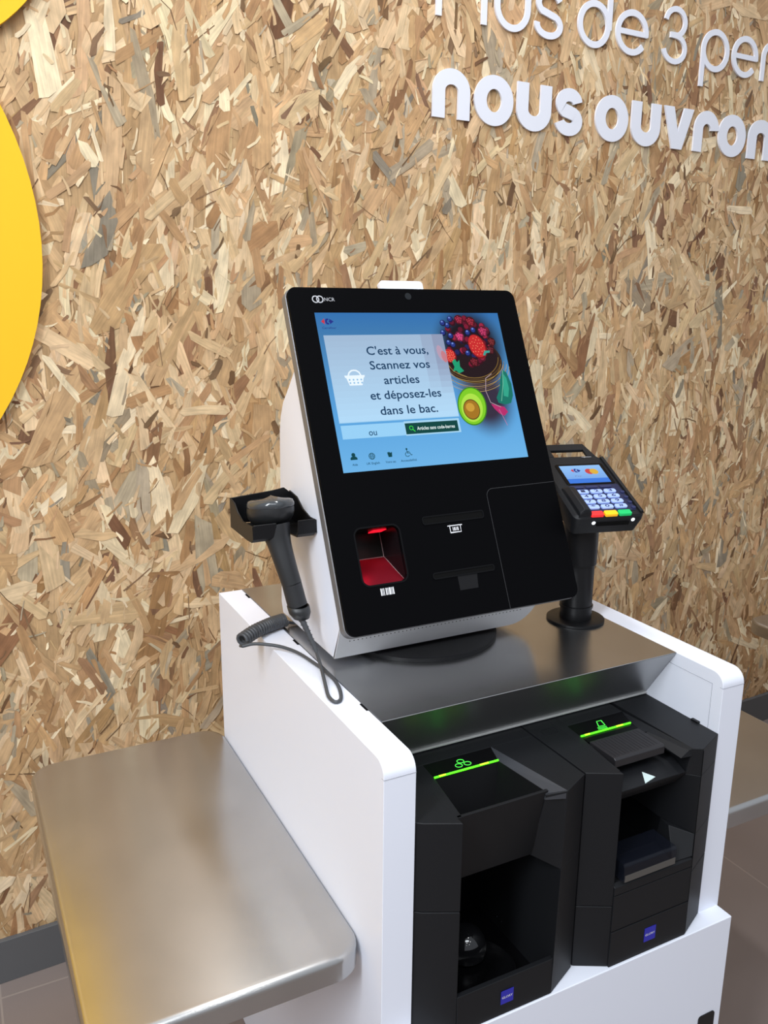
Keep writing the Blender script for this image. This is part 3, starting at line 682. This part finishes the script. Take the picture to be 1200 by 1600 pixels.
for (args, c) in ((( .80, .76, .21, .30, .55, 1.1), srgb(26, 18, 26)), ((.83, .40, .17, .26, .4, 1.1), srgb(52, 44, 62))):
    bl = blob(*args); mx = nt.nodes.new('ShaderNodeMix'); mx.data_type = 'RGBA'; mx.inputs[7].default_value = (*c, 1)
    nt.links.new(bl.outputs[0], mx.inputs[0]); nt.links.new(prev, mx.inputs[6]); prev = mx.outputs[2]
nt.links.new(prev, b.inputs['Emission Color']); b.inputs['Emission Strength'].default_value = 1
sm = MB().prism([(sx0, sy0), (sx0+sw_, sy0), (sx0+sw_, sy0+sh_), (sx0, sy0+sh_)], .0001, .0004, KM)
screen = sm.build('touchscreen', scr, kt)
me = screen.data; ul = me.uv_layers.new(name='UVMap')
loc0 = Vector(screen.location)+Vector(kt.location)
KI = KM.inverted()
for p in me.polygons:
    for li in p.loop_indices:
        q = KI @ (me.vertices[me.loops[li].vertex_index].co+loc0-Vector((0, 0, H))); ul.data[li].uv = ((q.x-sx0)/sw_, (q.y-sy0)/sh_)
def SU(u, v): return (sx0+u*sw_, sy0+v*sh_)
Zs = [.00045]
def lay(): Zs[0] += .00004; return Zs[0]
def upoly(mb, pts, col, z): mb.add([(*SU(*p), z) for p in pts], [tuple(range(len(pts)))], col, False, KM)
def uell(mb, cx, cy, rx, ry, col, z, rot=0, n=24):
    ca, sa = math.cos(rot), math.sin(rot); pts = []
    for i in range(n):
        a = 2*math.pi*i/n; x, y = rx*math.cos(a), ry*math.sin(a)/sh_*sw_ ; pts.append((cx+x*ca-y*sa*sh_/sw_, cy+(x*sa*sw_/sh_+y*ca)))
    upoly(mb, pts, col, z)
def urib(mb, pts, w_, col, z, closed=False):
    P = [SU(*p) for p in pts]; t_ = MB(); ribbon(t_, P, w_, z-.00002, z, None, closed); mb.add(t_.v, t_.f, col, False, KM)
# fruit photograph shown on the screen
fr = MB(); R2 = random.Random(4)
z = lay()
uell(fr, .80, .665, .165, .115, srgb(48, 32, 26), z-.00002, 0, 40); uell(fr, .80, .690, .145, .105, srgb(34, 20, 24), z-.00001, 0, 40)
for i in range(46):         # dark berries in the bowl
    a = R2.uniform(0, 6.28); r = math.sqrt(R2.random()); cx = .795+.135*r*math.cos(a); cy = .80+.16*r*math.sin(a)
    c = R2.choice([(120, 22, 48), (92, 16, 40), (150, 34, 62), (28, 26, 62), (34, 34, 84), (70, 14, 34)])
    zz = z+.000004*i; uell(fr, cx, cy, .018, .018, srgb(*[q*.55 for q in c]), zz, n=14); uell(fr, cx-.003, cy+.004, .013, .013, srgb(*c), zz+.000002, n=12)
z = lay()+.0002
for k_, (cx, cy) in enumerate([(.69, .913), (.657, .863), (.678, .795), (.711, .957), (.833, .879), (.798, .862), (.696, .841), (.665, .93), (.775, .72), (.70, .78)]):
    zz = z+k_*.00001; uell(fr, cx, cy, .0165, .0165, srgb(18, 22, 58), zz, n=18); uell(fr, cx-.002, cy+.003, .0125, .0125, srgb(38, 52, 128), zz+.000003, n=16); uell(fr, cx-.003, cy+.010, .0055, .0045, srgb(110, 140, 205), zz+.000006, n=10)
z += .0002
for k_, (cx, cy, rr_, c) in enumerate([(.745, .836, .027, (178, 52, 98)), (.76, .953, .026, (130, 30, 52)), (.825, .939, .028, (122, 28, 44)), (.887, .871, .030, (150, 40, 78)), (.925, .797, .024, (96, 30, 34)), (.80, .66, .026, (96, 24, 34)), (.91, .74, .024, (82, 26, 34))]):
    zz = z+k_*.00001; uell(fr, cx, cy, rr_, rr_*.95, srgb(*[q*.55 for q in c]), zz)
    for i in range(11):
        a = i*2.4; q = rr_*.7*math.sqrt(i/11); uell(fr, cx+q*math.cos(a), cy+q*math.sin(a)*1.3, rr_*.25, rr_*.23, srgb(*c), zz+.000003+i*1e-7, n=10); uell(fr, cx+q*math.cos(a)-.001, cy+q*math.sin(a)*1.3+.004, rr_*.10, rr_*.08, srgb(*[min(255, v*1.4+20) for v in c]), zz+.000006+i*1e-7, n=7)
z += .0002
def strawberry(cx, cy, L_, W_, rot, z):
    uell(fr, cx, cy, W_, L_, srgb(120, 18, 26), z, rot, 30); uell(fr, cx-.003, cy+.004, W_*.88, L_*.9, srgb(192, 40, 42), z+.00001, rot, 30)
    for i in range(26):
        a = i*2.399; q = math.sqrt(i/26)*.82; x, y = W_*q*math.cos(a), L_*q*math.sin(a)
        uell(fr, cx+x*math.cos(rot)-y*math.sin(rot), cy+(x*math.sin(rot)+y*math.cos(rot))*sw_/sh_, .0030, .0030, srgb(236, 128, 96), z+.00002+i*1e-7, 0, 6)
strawberry(.838, .765, .066, .050, .35, z); strawberry(.668, .705, .036, .036, -.3, z+.00005)
z += .0002
for i in range(9):          # woven nest rim
    urib(fr, [(.79+(.155+.012*(i % 3)+.004*i)*math.cos(math.radians(a)), .70-.012*i*.6+(-.13-.004*i)*math.sin(math.radians(a))*1.15) for a in range(5+3*i % 11, 172, 8)], .0008, srgb(*[(150, 118, 58), (108, 82, 44), (182, 152, 84)][i % 3]), z+.00001*i)
urib(fr, [(.64, .66), (.67, .60), (.74, .56)], .0009, srgb(150, 130, 80), z)
z += .0002
upoly(fr, [(.672, .665), (.69, .685), (.70, .66), (.715, .675), (.712, .63), (.73, .60), (.70, .585), (.685, .605), (.667, .60), (.68, .63)], srgb(28, 150, 108), z)
upoly(fr, [(.858, .705), (.872, .735), (.905, .735), (.90, .72), (.88, .718), (.87, .70)], srgb(60, 150, 140), z)
uell(fr, .735, .362, .082, .098, srgb(60, 128, 24), z, -.25, 40); uell(fr, .735, .362, .076, .092, srgb(122, 196, 36), z+.00003, -.25, 40)
uell(fr, .732, .352, .060, .072, srgb(168, 218, 70), z+.00006, -.25, 40); uell(fr, .728, .340, .047, .052, srgb(88, 62, 22), z+.00009, -.1, 36)
uell(fr, .728, .340, .043, .047, srgb(158, 112, 32), z+.00012, -.1, 36); uell(fr, .722, .355, .024, .022, srgb(196, 150, 56), z+.00015, -.1, 24)
upoly(fr, [(.955, .60), (.93, .54), (.915, .47), (.885, .41), (.89, .375), (.93, .36), (.965, .37), (.985, .42), (.99, .50), (.975, .58)], srgb(24, 112, 98), z)
upoly(fr, [(.955, .57), (.94, .50), (.93, .42), (.955, .41), (.97, .47), (.968, .54)], srgb(48, 158, 132), z+.00002)
urib(fr, [(.955, .595), (.94, .50), (.91, .385)], .0010, srgb(120, 190, 160), z+.00004)
urib(fr, [(.885, .575), (.845, .545), (.83, .46), (.845, .38), (.90, .345)], .0011, srgb(170, 150, 160), z+.00004)
upoly(fr, [(.845, .37), (.88, .36), (.92, .345), (.935, .31), (.91, .285), (.885, .30), (.86, .335)], srgb(176, 44, 104), z+.00003)
urib(fr, [(.885, .33), (.90, .28), (.915, .22)], .0009, srgb(190, 120, 160), z+.00005)
fr.build('fruit_picture', UI, screen, fixn=False)
Zs[0] = .0021
# white translucent panel, strip, button
pm = MB(); z = lay(); N = 14
for i in range(N):
    v0 = .300+.552*i/N; v1 = .300+.552*(i+1)/N; t_ = (i+.5)/N
    M_ = 10
    for j in range(M_):
        u0 = .021+.627*j/M_; u1 = .021+.627*(j+1)/M_
        g = max(0, (j-7.2)/3)*max(0, min(1, (t_-.25)*2.5))
        c = [172-t_*18, 210-t_*32, 238-t_*34]; c2 = [118, 112, 140]
        upoly(pm, [(u0, v0), (u1, v0), (u1, v1), (u0, v1)], srgb(*[c[q]*(1-g*.75)+c2[q]*g*.75 for q in range(3)]), z)
upoly(pm, [(.020, .298), (.6485, .298), (.6485, .303), (.020, .303)], srgb(150, 196, 228), z+.00002)
uell(pm, .617, .725, .018, .040, srgb(176, 150, 172), z+.00003, .2)
uell(pm, .633, .700, .014, .030, srgb(190, 120, 130), z+.00004, .2)
pm.build('message_panel', UI, screen, fixn=False)
pm = MB(); upoly(pm, [(.024, .200), (.346, .200), (.346, .284), (.024, .284)], srgb(146, 200, 236), z); upoly(pm, [(.344, .196), (.643, .196), (.643, .288), (.344, .288)], srgb(160, 205, 232), z+.00002)
pm.build('lower_strip', UI, screen, fixn=False)
pm = MB(); upoly(pm, [(.347, .205), (.632, .205), (.632, .275), (.347, .275)], srgb(12, 66, 62), z+.00004)
urib(pm, [(.378+.0095*math.cos(a*.5236), .244+.0125*math.sin(a*.5236)) for a in range(12)], .0010, srgb(60, 220, 70), z+.00010, True); urib(pm, [(.385, .234), (.396, .220)], .0013, srgb(60, 220, 70), z+.00010)
def stext(mb, s, u0, u1, vb, cap, col, z):
    a, b_ = SU(u0, vb); x1, _ = SU(u1, vb); put_text(mb, s, a, x1, b_, cap, z, col, KM)
stext(pm, 'Articles sans code-barres', .408, .613, .228, .0058, srgb(225, 240, 240), z+.00010)
pm.build('search_button', UI, screen, fixn=False)
TX = MB(); tcx = srgb(22, 58, 92); z = .0024
for s_, u0, u1, vb in (("C'est à vous,", .222, .549, .722), ('Scannez vos', .225, .543, .628), ('articles', .283, .470, .531), ('et déposez-les', .199, .574, .436), ('dans le bac.', .235, .539, .337)):
    TX = MB(); stext(TX, s_, u0, u1, vb, .0142, tcx, z); TX.build('message_line', UI, screen, fixn=False)
TX = MB(); stext(TX, 'ou', .156, .197, .213, .0105, srgb(40, 84, 120), z); TX.build('or_word', UI, screen, fixn=False)
bk = MB(); z = .0024
upoly(bk, [(.087, .594), (.190, .594), (.187, .579), (.090, .579)], srgb(226, 238, 248), z); upoly(bk, [(.094, .582), (.184, .582), (.170, .530), (.106, .530)], srgb(226, 238, 248), z)
urib(bk, [(.106, .590), (.114, .612), (.127, .624), (.139, .626), (.151, .624), (.164, .612), (.171, .590)], .0024, srgb(226, 238, 248), z)
for r_ in range(2):
    for q in range(4): uell(bk, .110+q*.0195+(.001*r_), .566-r_*.020, .0045, .0045, srgb(140, 185, 220), z+.0001, n=10)
bk.build('basket_symbol', UI, screen, fixn=False)
icn = MB(); dk = srgb(12, 66, 74)
uell(icn, .060, .102, .0095, .0095, dk, z); upoly(icn, [(.043, .072), (.077, .072), (.077, .083), (.070, .092), (.050, .092), (.043, .083)], dk, z)
urib(icn, ell(.150, .086, .0145, .019, n=20), .0009, dk, z, True); urib(icn, ell(.150, .086, .006, .019, n=16), .0008, dk, z, True); urib(icn, [(.136, .086), (.164, .086)], .0008, dk, z); urib(icn, [(.138, .095), (.162, .095)], .0006, dk, z); urib(icn, [(.138, .077), (.162, .077)], .0006, dk, z)
upoly(icn, [(.233, .072), (.251, .072), (.254, .103), (.245, .098), (.240, .104), (.229, .101)], dk, z)
uell(icn, .331, .113, .005, .005, dk, z, n=12); urib(icn, [(.331, .106), (.332, .088), (.345, .088), (.350, .074), (.357, .076)], .0011, dk, z); urib(icn, [(.327, .094), (.320, .083), (.322, .071), (.332, .066), (.342, .072)], .0009, dk, z); urib(icn, [(.332, .097), (.344, .097)], .0009, dk, z)
for s_, u0, u1 in (('Aide', .047, .073), ('UK English', .117, .183), ('Votre sac', .213, .266), ('Accessibilité', .291, .374)): stext(icn, s_, u0, u1, .036, .0036, srgb(30, 80, 110), z)
icn.build('menu_symbols', UI, screen, fixn=False)
def shop_logo(mb, cx, cy, s_, z, add):
    red_ = srgb(196, 52, 70); bl_ = srgb(36, 48, 132)
    add(mb, [(cx-1.0*s_, cy), (cx-.45*s_, cy+.62*s_), (cx-.50*s_, cy+.25*s_), (cx-.42*s_, cy+.02*s_), (cx-.50*s_, cy-.25*s_), (cx-.45*s_, cy-.60*s_)], red_, z)
    add(mb, [(cx-.38*s_, cy+.15*s_), (cx-.22*s_, cy+.55*s_), (cx+.15*s_, cy+.62*s_), (cx+.18*s_, cy+.30*s_), (cx-.05*s_, cy+.22*s_), (cx-.08*s_, cy-.20*s_), (cx+.18*s_, cy-.30*s_), (cx+.18*s_, cy-.62*s_), (cx-.22*s_, cy-.55*s_), (cx-.38*s_, cy-.15*s_)], bl_, z)
    add(mb, [(cx+.30*s_, cy+.55*s_), (cx+.95*s_, cy), (cx+.35*s_, cy-.55*s_), (cx+.30*s_, cy-.15*s_), (cx+.10*s_, cy), (cx+.30*s_, cy+.15*s_)], bl_, z)
lo_ = MB(); shop_logo(lo_, .054, .940, .032, z, upoly); stext(lo_, 'Carrefour', .022, .092, .893, .0036, srgb(38, 62, 130), z); lo_.build('shop_logo', UI, screen, fixn=False)

# ------------------------------------------------------------------ scanner holder on the terminal's left flank
hd = thing('scanner_holder', 'black bent metal cradle fixed to the left side of the terminal', 'holder', (.01, .41, .19))
th = .003
bp_ = MB()
bp_.add([], [])
bp_.prism([(-.0405, .196), (.0615, .190), (.0615, .236), (.050, .246), (.030, .243), (-.0405, .237)], 0, th, Matrix(((1, 0, 0, 0), (0, 0, -1, .462), (0, 1, 0, 0), (0, 0, 0, 1))))
bp_.build('back_plate', BLACKM, hd, bevel=.0008)
lw_ = MB()       # floor and the two front lips, with a slot between for the handle
def lip(x0, x1, rl, rr2):
    prof_ = [(.455, .1900), (.380, .1880), (.356, .1900), (.350, .1960), (.349, .2180), (.352, .2180), (.3535, .1985), (.358, .1935), (.380, .1915), (.455, .1935)]
    lw_.xprism(prof_, x0, x1)
lip(-.0400, -.0040, 0, 0); lip(.0300, .0590, 0, 0)
lw_.prism([(-.0400, .425), (.0590, .425), (.0590, .461), (-.0400, .461)], .1900, .1935)
lw_.build('front_lips', BLACKM, hd, bevel=.0012)
wg = MB(); wg.xprism([(.462, .237), (.440, .2330), (.425, .222), (.400, .2130), (.352, .2160), (.350, .1960), (.358, .1895), (.380, .1880), (.462, .1890)], -.0410, -.0385); wg.build('left_wing', BLACKM, hd, bevel=.0006)
wg = MB(); wg.xprism([(.462, .240), (.430, .2360), (.405, .222), (.375, .215), (.352, .2160), (.350, .1960), (.380, .1880), (.462, .1890)], .0590, .0616); wg.build('mounting_flange', BLACKM, hd, bevel=.0006)

# ------------------------------------------------------------------ hand scanner and its cable
sc = thing('handheld_barcode_scanner', 'dark grey handheld barcode scanner hanging head-up in the black cradle', 'barcode scanner', (.01, .39, .075))
hc = Vector((.0040, .3980, .2235))
hm = MB(); n = 36
prof_h = [(.001, -.0205), (.022, -.0200), (.030, -.0150), (.0350, -.006), (.0362, .002), (.0355, .0085)]
hm.rings([[(hc.x+r*math.cos(2*math.pi*i/n), hc.y+r*1.15*math.sin(2*math.pi*i/n), hc.z+z_-.006*math.sin(2*math.pi*i/n)) for i in range(n)] for r, z_ in prof_h], True, True)
head = hm.build('scanner_head', GUN, sc)
hm = MB(); prof_r = [(.0355, .0086), (.0364, .0105), (.0360, .0150), (.0335, .0190), (.0290, .0205), (.0200, .0210), (.001, .0212)]
hm.rings([[(hc.x+r*math.cos(2*math.pi*i/n), hc.y+r*1.15*math.sin(2*math.pi*i/n), hc.z+z_-.006*math.sin(2*math.pi*i/n)) for i in range(n)] for r, z_ in prof_r], True, True)
hm.build('scan_window', RIM, sc)
def bez(P, n):
    out = []
    for i in range(n+1):
        t = i/n; Q = [Vector(p) for p in P]
        while len(Q) > 1: Q = [Q[j].lerp(Q[j+1], t) for j in range(len(Q)-1)]
        out.append(Q[0])
    return out
hp_ = bez([(.0010, .372, .208), (.0035, .364, .186), (.0070, .352, .160), (.0155, .341, .122)], 14)
hm = MB(); hm.tube(hp_, .015, 20, None, [.0235, .0230, .0217, .0205, .0192, .0183, .0177, .0172, .0168, .0165, .0162, .0159, .0156, .0154, .0152]); hm.build('handle', GUN, sc)
hm = MB(); hm.tube([(.0153, .3415, .1232), (.0175, .340, .112), (.0205, .337, .096), (.0225, .335, .088)], .0152, 20, None, [.0150, .0152, .0152, .0150]); 
hm.build('handle_end', mat('black rubber collar', (.02, .021, .023), .5), sc)
gd = MB(); pth = [Vector((.0225, .335, .0885)), Vector((.0245, .333, .078)), Vector((.0262, .331, .070))]
rs_ = []
for i, (c_, ra) in enumerate(zip(pth, (.0150, .0148, .0105))):
    rs_.append([c_+Vector((ra*math.cos(a_*math.pi/10), ra*math.sin(a_*math.pi/10), 0)) for a_ in range(20)])
gd.rings(rs_, False, True); 
gdo = gd.build('cable_guard', GUN, sc, fixn=False); sol = gdo.modifiers.new('thickness', 'SOLIDIFY'); sol.thickness = .0022; sol.offset = -1
c_hi = Vector((.0215, .3300, .0800))
st = bez([c_hi, (.0270, .322, .060), (.0340, .312, .042), (.0380, .300, .022)], 10)
sr = MB(); rad = [.0052-.0022*i/10 for i in range(11)]; sr.tube(st, .004, 10, None, rad)
for i in range(1, 10):
    p = st[i]; d = (st[i+1]-st[i-1]).normalized(); sr.tube([p-d*.0009, p+d*.0009], .004, 10, None, [rad[i]+.0009]*2)
sr.build('strain_relief', GREYP, sc)
def crom(P, n):
    P = [Vector(p) for p in P]; P = [P[0]*2-P[1]]+P+[P[-1]*2-P[-2]]; out = []
    for i in range(1, len(P)-2):
        for j in range(n):
            t = j/n; a0, a1, a2, a3 = P[i-1:i+3]
            out.append(.5*((2*a1)+(a2-a0)*t+(2*a0-5*a1+4*a2-a3)*t*t+(3*a1-a0-3*a2+a3)*t**3))
    return out+[P[-2]]
cab = crom([st[-1], (.0300, .262, .0110), (.0180, .220, .0060), (.0100, .190, .0036), (.0118, .1715, .0030), (.0222, .1760, .0030), (.0330, .203, .0030),
    (.0393, .2353, .0030), (.0391, .2701, .0034), (.0345, .3057, .0040), (.0251, .3463, .0060), (.0090, .3743, .0080), (-.0118, .3906, .0100), (-.0292, .4010, .0100), (-.0443, .4080, .0060)], 5)
cab2 = cab
cb = MB(); cb.tube(cab, .0027, 10); cb.build('cable', GREYP, sc)
# coiled part: a real helix from over the panel's outer edge to behind the terminal
A_ = Vector((-.0430, .4150, .0135)); Bv = Vector((.0000, .4420, .0145)); Cv = Vector((.0560, .4600, .0130))
axis = crom([A_, (-.0142, .4400, .0135), (.0133, .4570, .0132), (.0320, .4650, .0132), (.0500, .4700, .0132)], 15)
turns = 20; hx = []
for i in range(turns*12+1):
    t = i/(turns*12)*60; j = min(int(t), 59); c_ = axis[j].lerp(axis[j+1], t-j); d = (axis[j+1]-axis[j]).normalized()
    s1 = d.cross(Vector((0, 0, 1))).normalized(); s2 = s1.cross(d); a_ = 2*math.pi*i/12
    hx.append(c_+(s1*math.cos(a_)+s2*math.sin(a_))*.0096)
cb = MB(); cb.tube(hx, .0028, 8); cb.build('coiled_cable', GREYP, sc)
cb = MB(); cb.tube(crom([hx[-1], (.0580, .4705, .0075), (.0700, .4700, .0044), (.0950, .4660, .0038), (.1200, .4520, .0038)], 6), .0026, 8); cb.build('cable_tail', GREYP, sc)
cb = MB(); cb.tube([cab2[-1], A_+Vector((-.002, .002, -.0100))], .0026, 8); cb.build('cable_joint', GREYP, sc)

# ------------------------------------------------------------------ card reader on its pole
ps = thing('pole_stand', 'round black pole stand at the right rear of the countertop', 'stand', (.5225, .2830, .001))
pc = (.5235, .2840, .0012)
MB().lathe([(.0500, 0), (.0500, .0035), (.0485, .0045), (.03, .0045)], pc, 56).build('base_plate', BLACKM, ps)
MB().lathe([(.0275, .0040), (.0275, .024), (.0290, .0245), (.0290, .0285), (.0270, .0290), (.0270, .108), (.001, .108)], pc, 40).build('lower_tube', BLACKM, ps)
MB().lathe([(.0275, .104), (.0300, .104), (.0300, .178), (.001, .178)], pc, 40).build('upper_sleeve', BLACKM, ps)
Pp = (0.50627413, 0.3, 0.24165621); pt, pa = 1.1641, -0.2306
pex = Vector((math.cos(pa), math.sin(pa), 0)); pey = Vector((-math.sin(pa)*math.sin(pt), math.cos(pa)*math.sin(pt), math.cos(pt))); pn = pex.cross(pey)
PM = Matrix((pex, pey, pn)).transposed().to_4x4(); PM.translation = Vector(Pp)
hk = MB(); hk.prism(rrect(-.004, .076, -.070, .050, .01), -.052, -.0425, PM); hk.build('tilt_plate', BLACKM, ps, bevel=.002)
pd = thing('card_reader', 'black card payment reader with lit keypad and colour screen on the pole', 'card reader', (.53, .29, .2))
sh = MB()
sec0 = rrect(-.0240, .0930, -.0860, .0780, .008); sec1 = rrect(-.0285, .0975, -.0930, .0800, .012); sec2 = rrect(-.0240, .0945, -.0900, .0780, .010)
sh.rings([[(x, y, zz) for x, y in s_] for s_, zz in ((rrect(-.0200, .0890, -.0820, .0740, .008), -.0415), (sec0, -.0385), (sec1, -.0120), (sec1, -.0040), (sec2, 0))], True, True, PM)
shell = sh.build('reader_shell', GUNB if 'GUNB' in globals() else BLACK, pd, bevel=.001)
hh = MB()    # printer hood with its paper window
hu0, hu1, hv0, hv1 = -.016, .0800, .0720, .1270
hh.loft([(hu0-.006, hv0, -.030), (hu1+.012, hv0, -.030), (hu1+.012, hv0, -.001), (hu0-.006, hv0, -.001)], [(hu0-.004, .0850, -.010), (hu1+.006, .0850, -.010), (hu1+.006, .0850, -.001), (hu0-.004, .0850, -.001)], PM)
hh.box(hu0-.004, .0060, .0850, .1260, -.007, -.001, PM); hh.prism([(.0700, .0850), (.0860, .0850), (.0775, .1260), (.0700, .1260)], -.007, -.001, PM); hh.box(.0050, .0705, .1060, .1260, -.007, -.001, PM)
hh.build('paper_hood', BLACK, pd, bevel=.0015)
MB().prism(rrect(-.0060, .0840, -.0030, .0580, .004), .0000, .0012, PM).build('screen_bezel', GLOSS, pd, bevel=.0004)
ds = MB(); N = 8
for i in range(N):
    v0, v1 = .0525*i/N, .0525*(i+1)/N; c = (60, 118, 214) if i < 2 else (112+4*i, 158+4*i, 222+2*i)
    ds.add([(0, v0, .0015), (.0772, v0, .0015), (.0772, v1, .0015), (0, v1, .0015)], [(0, 1, 2, 3)], srgb(*c), False, PM)
dso = ds.build('reader_screen', UI, pd, fixn=False)
dl = MB()
def padd(mb, pts, col, z): mb.add([(x, y, z) for x, y in pts], [tuple(range(len(pts)))], col, False, PM)
shop_logo(dl, .0260, .0370, .0095, .0018, padd); put_text(dl, 'Pay', .0180, .0300, .0190, .0035, .0018, srgb(120, 130, 170), PM)
padd(dl, ell(.0500, .0330, .0078, .0082, n=20)[:-1], srgb(196, 70, 70), .0018); padd(dl, ell(.0585, .0325, .0078, .0082, n=20)[:-1], srgb(214, 170, 60), .0019)
dl.build('screen_logos', UI, dso, fixn=False)
kb = MB().prism(rrect(-.0040, .0860, -.0800, -.0055, .003), -.0002, .0010, PM).build('keypad_plate', mat('dark blue keypad plate', srgb(18, 24, 52), .35, emit=srgb(40, 50, 120), estr=.10), pd)
KEY = mat('lit key', srgb(150, 170, 230), .4, emit=srgb(150, 178, 240), estr=.25); KEYD = mat('dark key legend', srgb(30, 36, 70), .5)
nums = [['1', '2', '3'], ['4', '5', '6'], ['7', '8', '9'], ['*', '0', '#']]
for r_ in range(4):
    for c_ in range(3):
        u = .0110+c_*.0250+(.0002*r_); v = -.0275-r_*.0142
        kk_ = MB().prism(rrect(u-.0108, u+.0108, v-.0050, v+.0050, .0035, 4), .0010, .0042, PM).build('key', KEY, pd, bevel=.0006)
        put_text(MB(), nums[r_][c_], u-.0038, u+.0038, v-.0026, .0066, .0045, None, PM).build('key_number', KEYD, kk_, fixn=False)
for u in (.008, .034, .060): MB().prism(rrect(u-.011, u+.011, -.0155, -.0100, .002, 3), .0010, .0024, PM).build('function_key', mat('navy key', srgb(34, 42, 84), .4), pd)
for r_ in range(4): MB().prism(rrect(.0800, .0872, -.0330-r_*.0145, -.0270-r_*.0145, .002, 3), .0010, .0022, PM).build('side_key', mat('navy side key', srgb(34, 42, 84), .4), pd)
for u, c, nm in ((.0105, (236, 40, 40), 'red'), (.0355, (246, 178, 14), 'yellow'), (.0605, (6, 172, 92), 'green')):
    o = MB().prism(rrect(u-.0112, u+.0112, -.0930, -.0815, .0025, 4), -.001, .0042, PM).build('command_key', mat(nm+' key', srgb(*c), .4, emit=srgb(*c), estr=.40), pd, bevel=.0008); o['label'] = nm+' command key'
hmp = MB(); hmp.rings([[(-.0090+x, v, .0005+zz*k_) for x, zz in ((-.0125, -.004), (-.0115, .006), (-.0050, .0135), (.0030, .0135), (.0085, .0085), (.0100, -.001))] for v, k_ in ((-.0905, .55), (-.0880, .9), (-.0840, 1), (-.0240, .85), (-.0130, .3))], True, True, PM)
hmp.build('swipe_rail', BLACK, pd, bevel=.0008)
hmp = MB(); hmp.rings([[(.0910+x, v, .0005+zz) for x, zz in ((-.0030, -.003), (-.0020, .0035), (.0030, .0040), (.0058, -.002))] for v in (-.0880, .0750)], True, True, PM)
hmp.build('right_rail', BLACK, pd, bevel=.0008)
MB().box(.0120, .0700, -.0945, -.0920, -.0180, -.0120, PM).build('chip_card_slot', DARK, pd)
for u, zz in ((.0060, -.0120), (.0760, -.0090)):
    MB().lathe([(.0032, 0), (.0032, .0010), (.0020, .0018), (.0001, .002)], (0, 0, 0), 16, PM @ Matrix.Translation((u, -.0925, zz)) @ Matrix.Rotation(math.radians(90), 4, 'X')).build('slot_light', mat('white slot light', (.8, .85, .9), .4, emit=(.85, .92, 1), estr=1.3), pd)
tg_ = MB(); put_text(tg_, 'ingenico', .0560, .0745, .0845-.0055, .0030, .0012-.0012+.0004, None, PM); tg_.build('reader_lettering', PRINTG, pd, fixn=False)
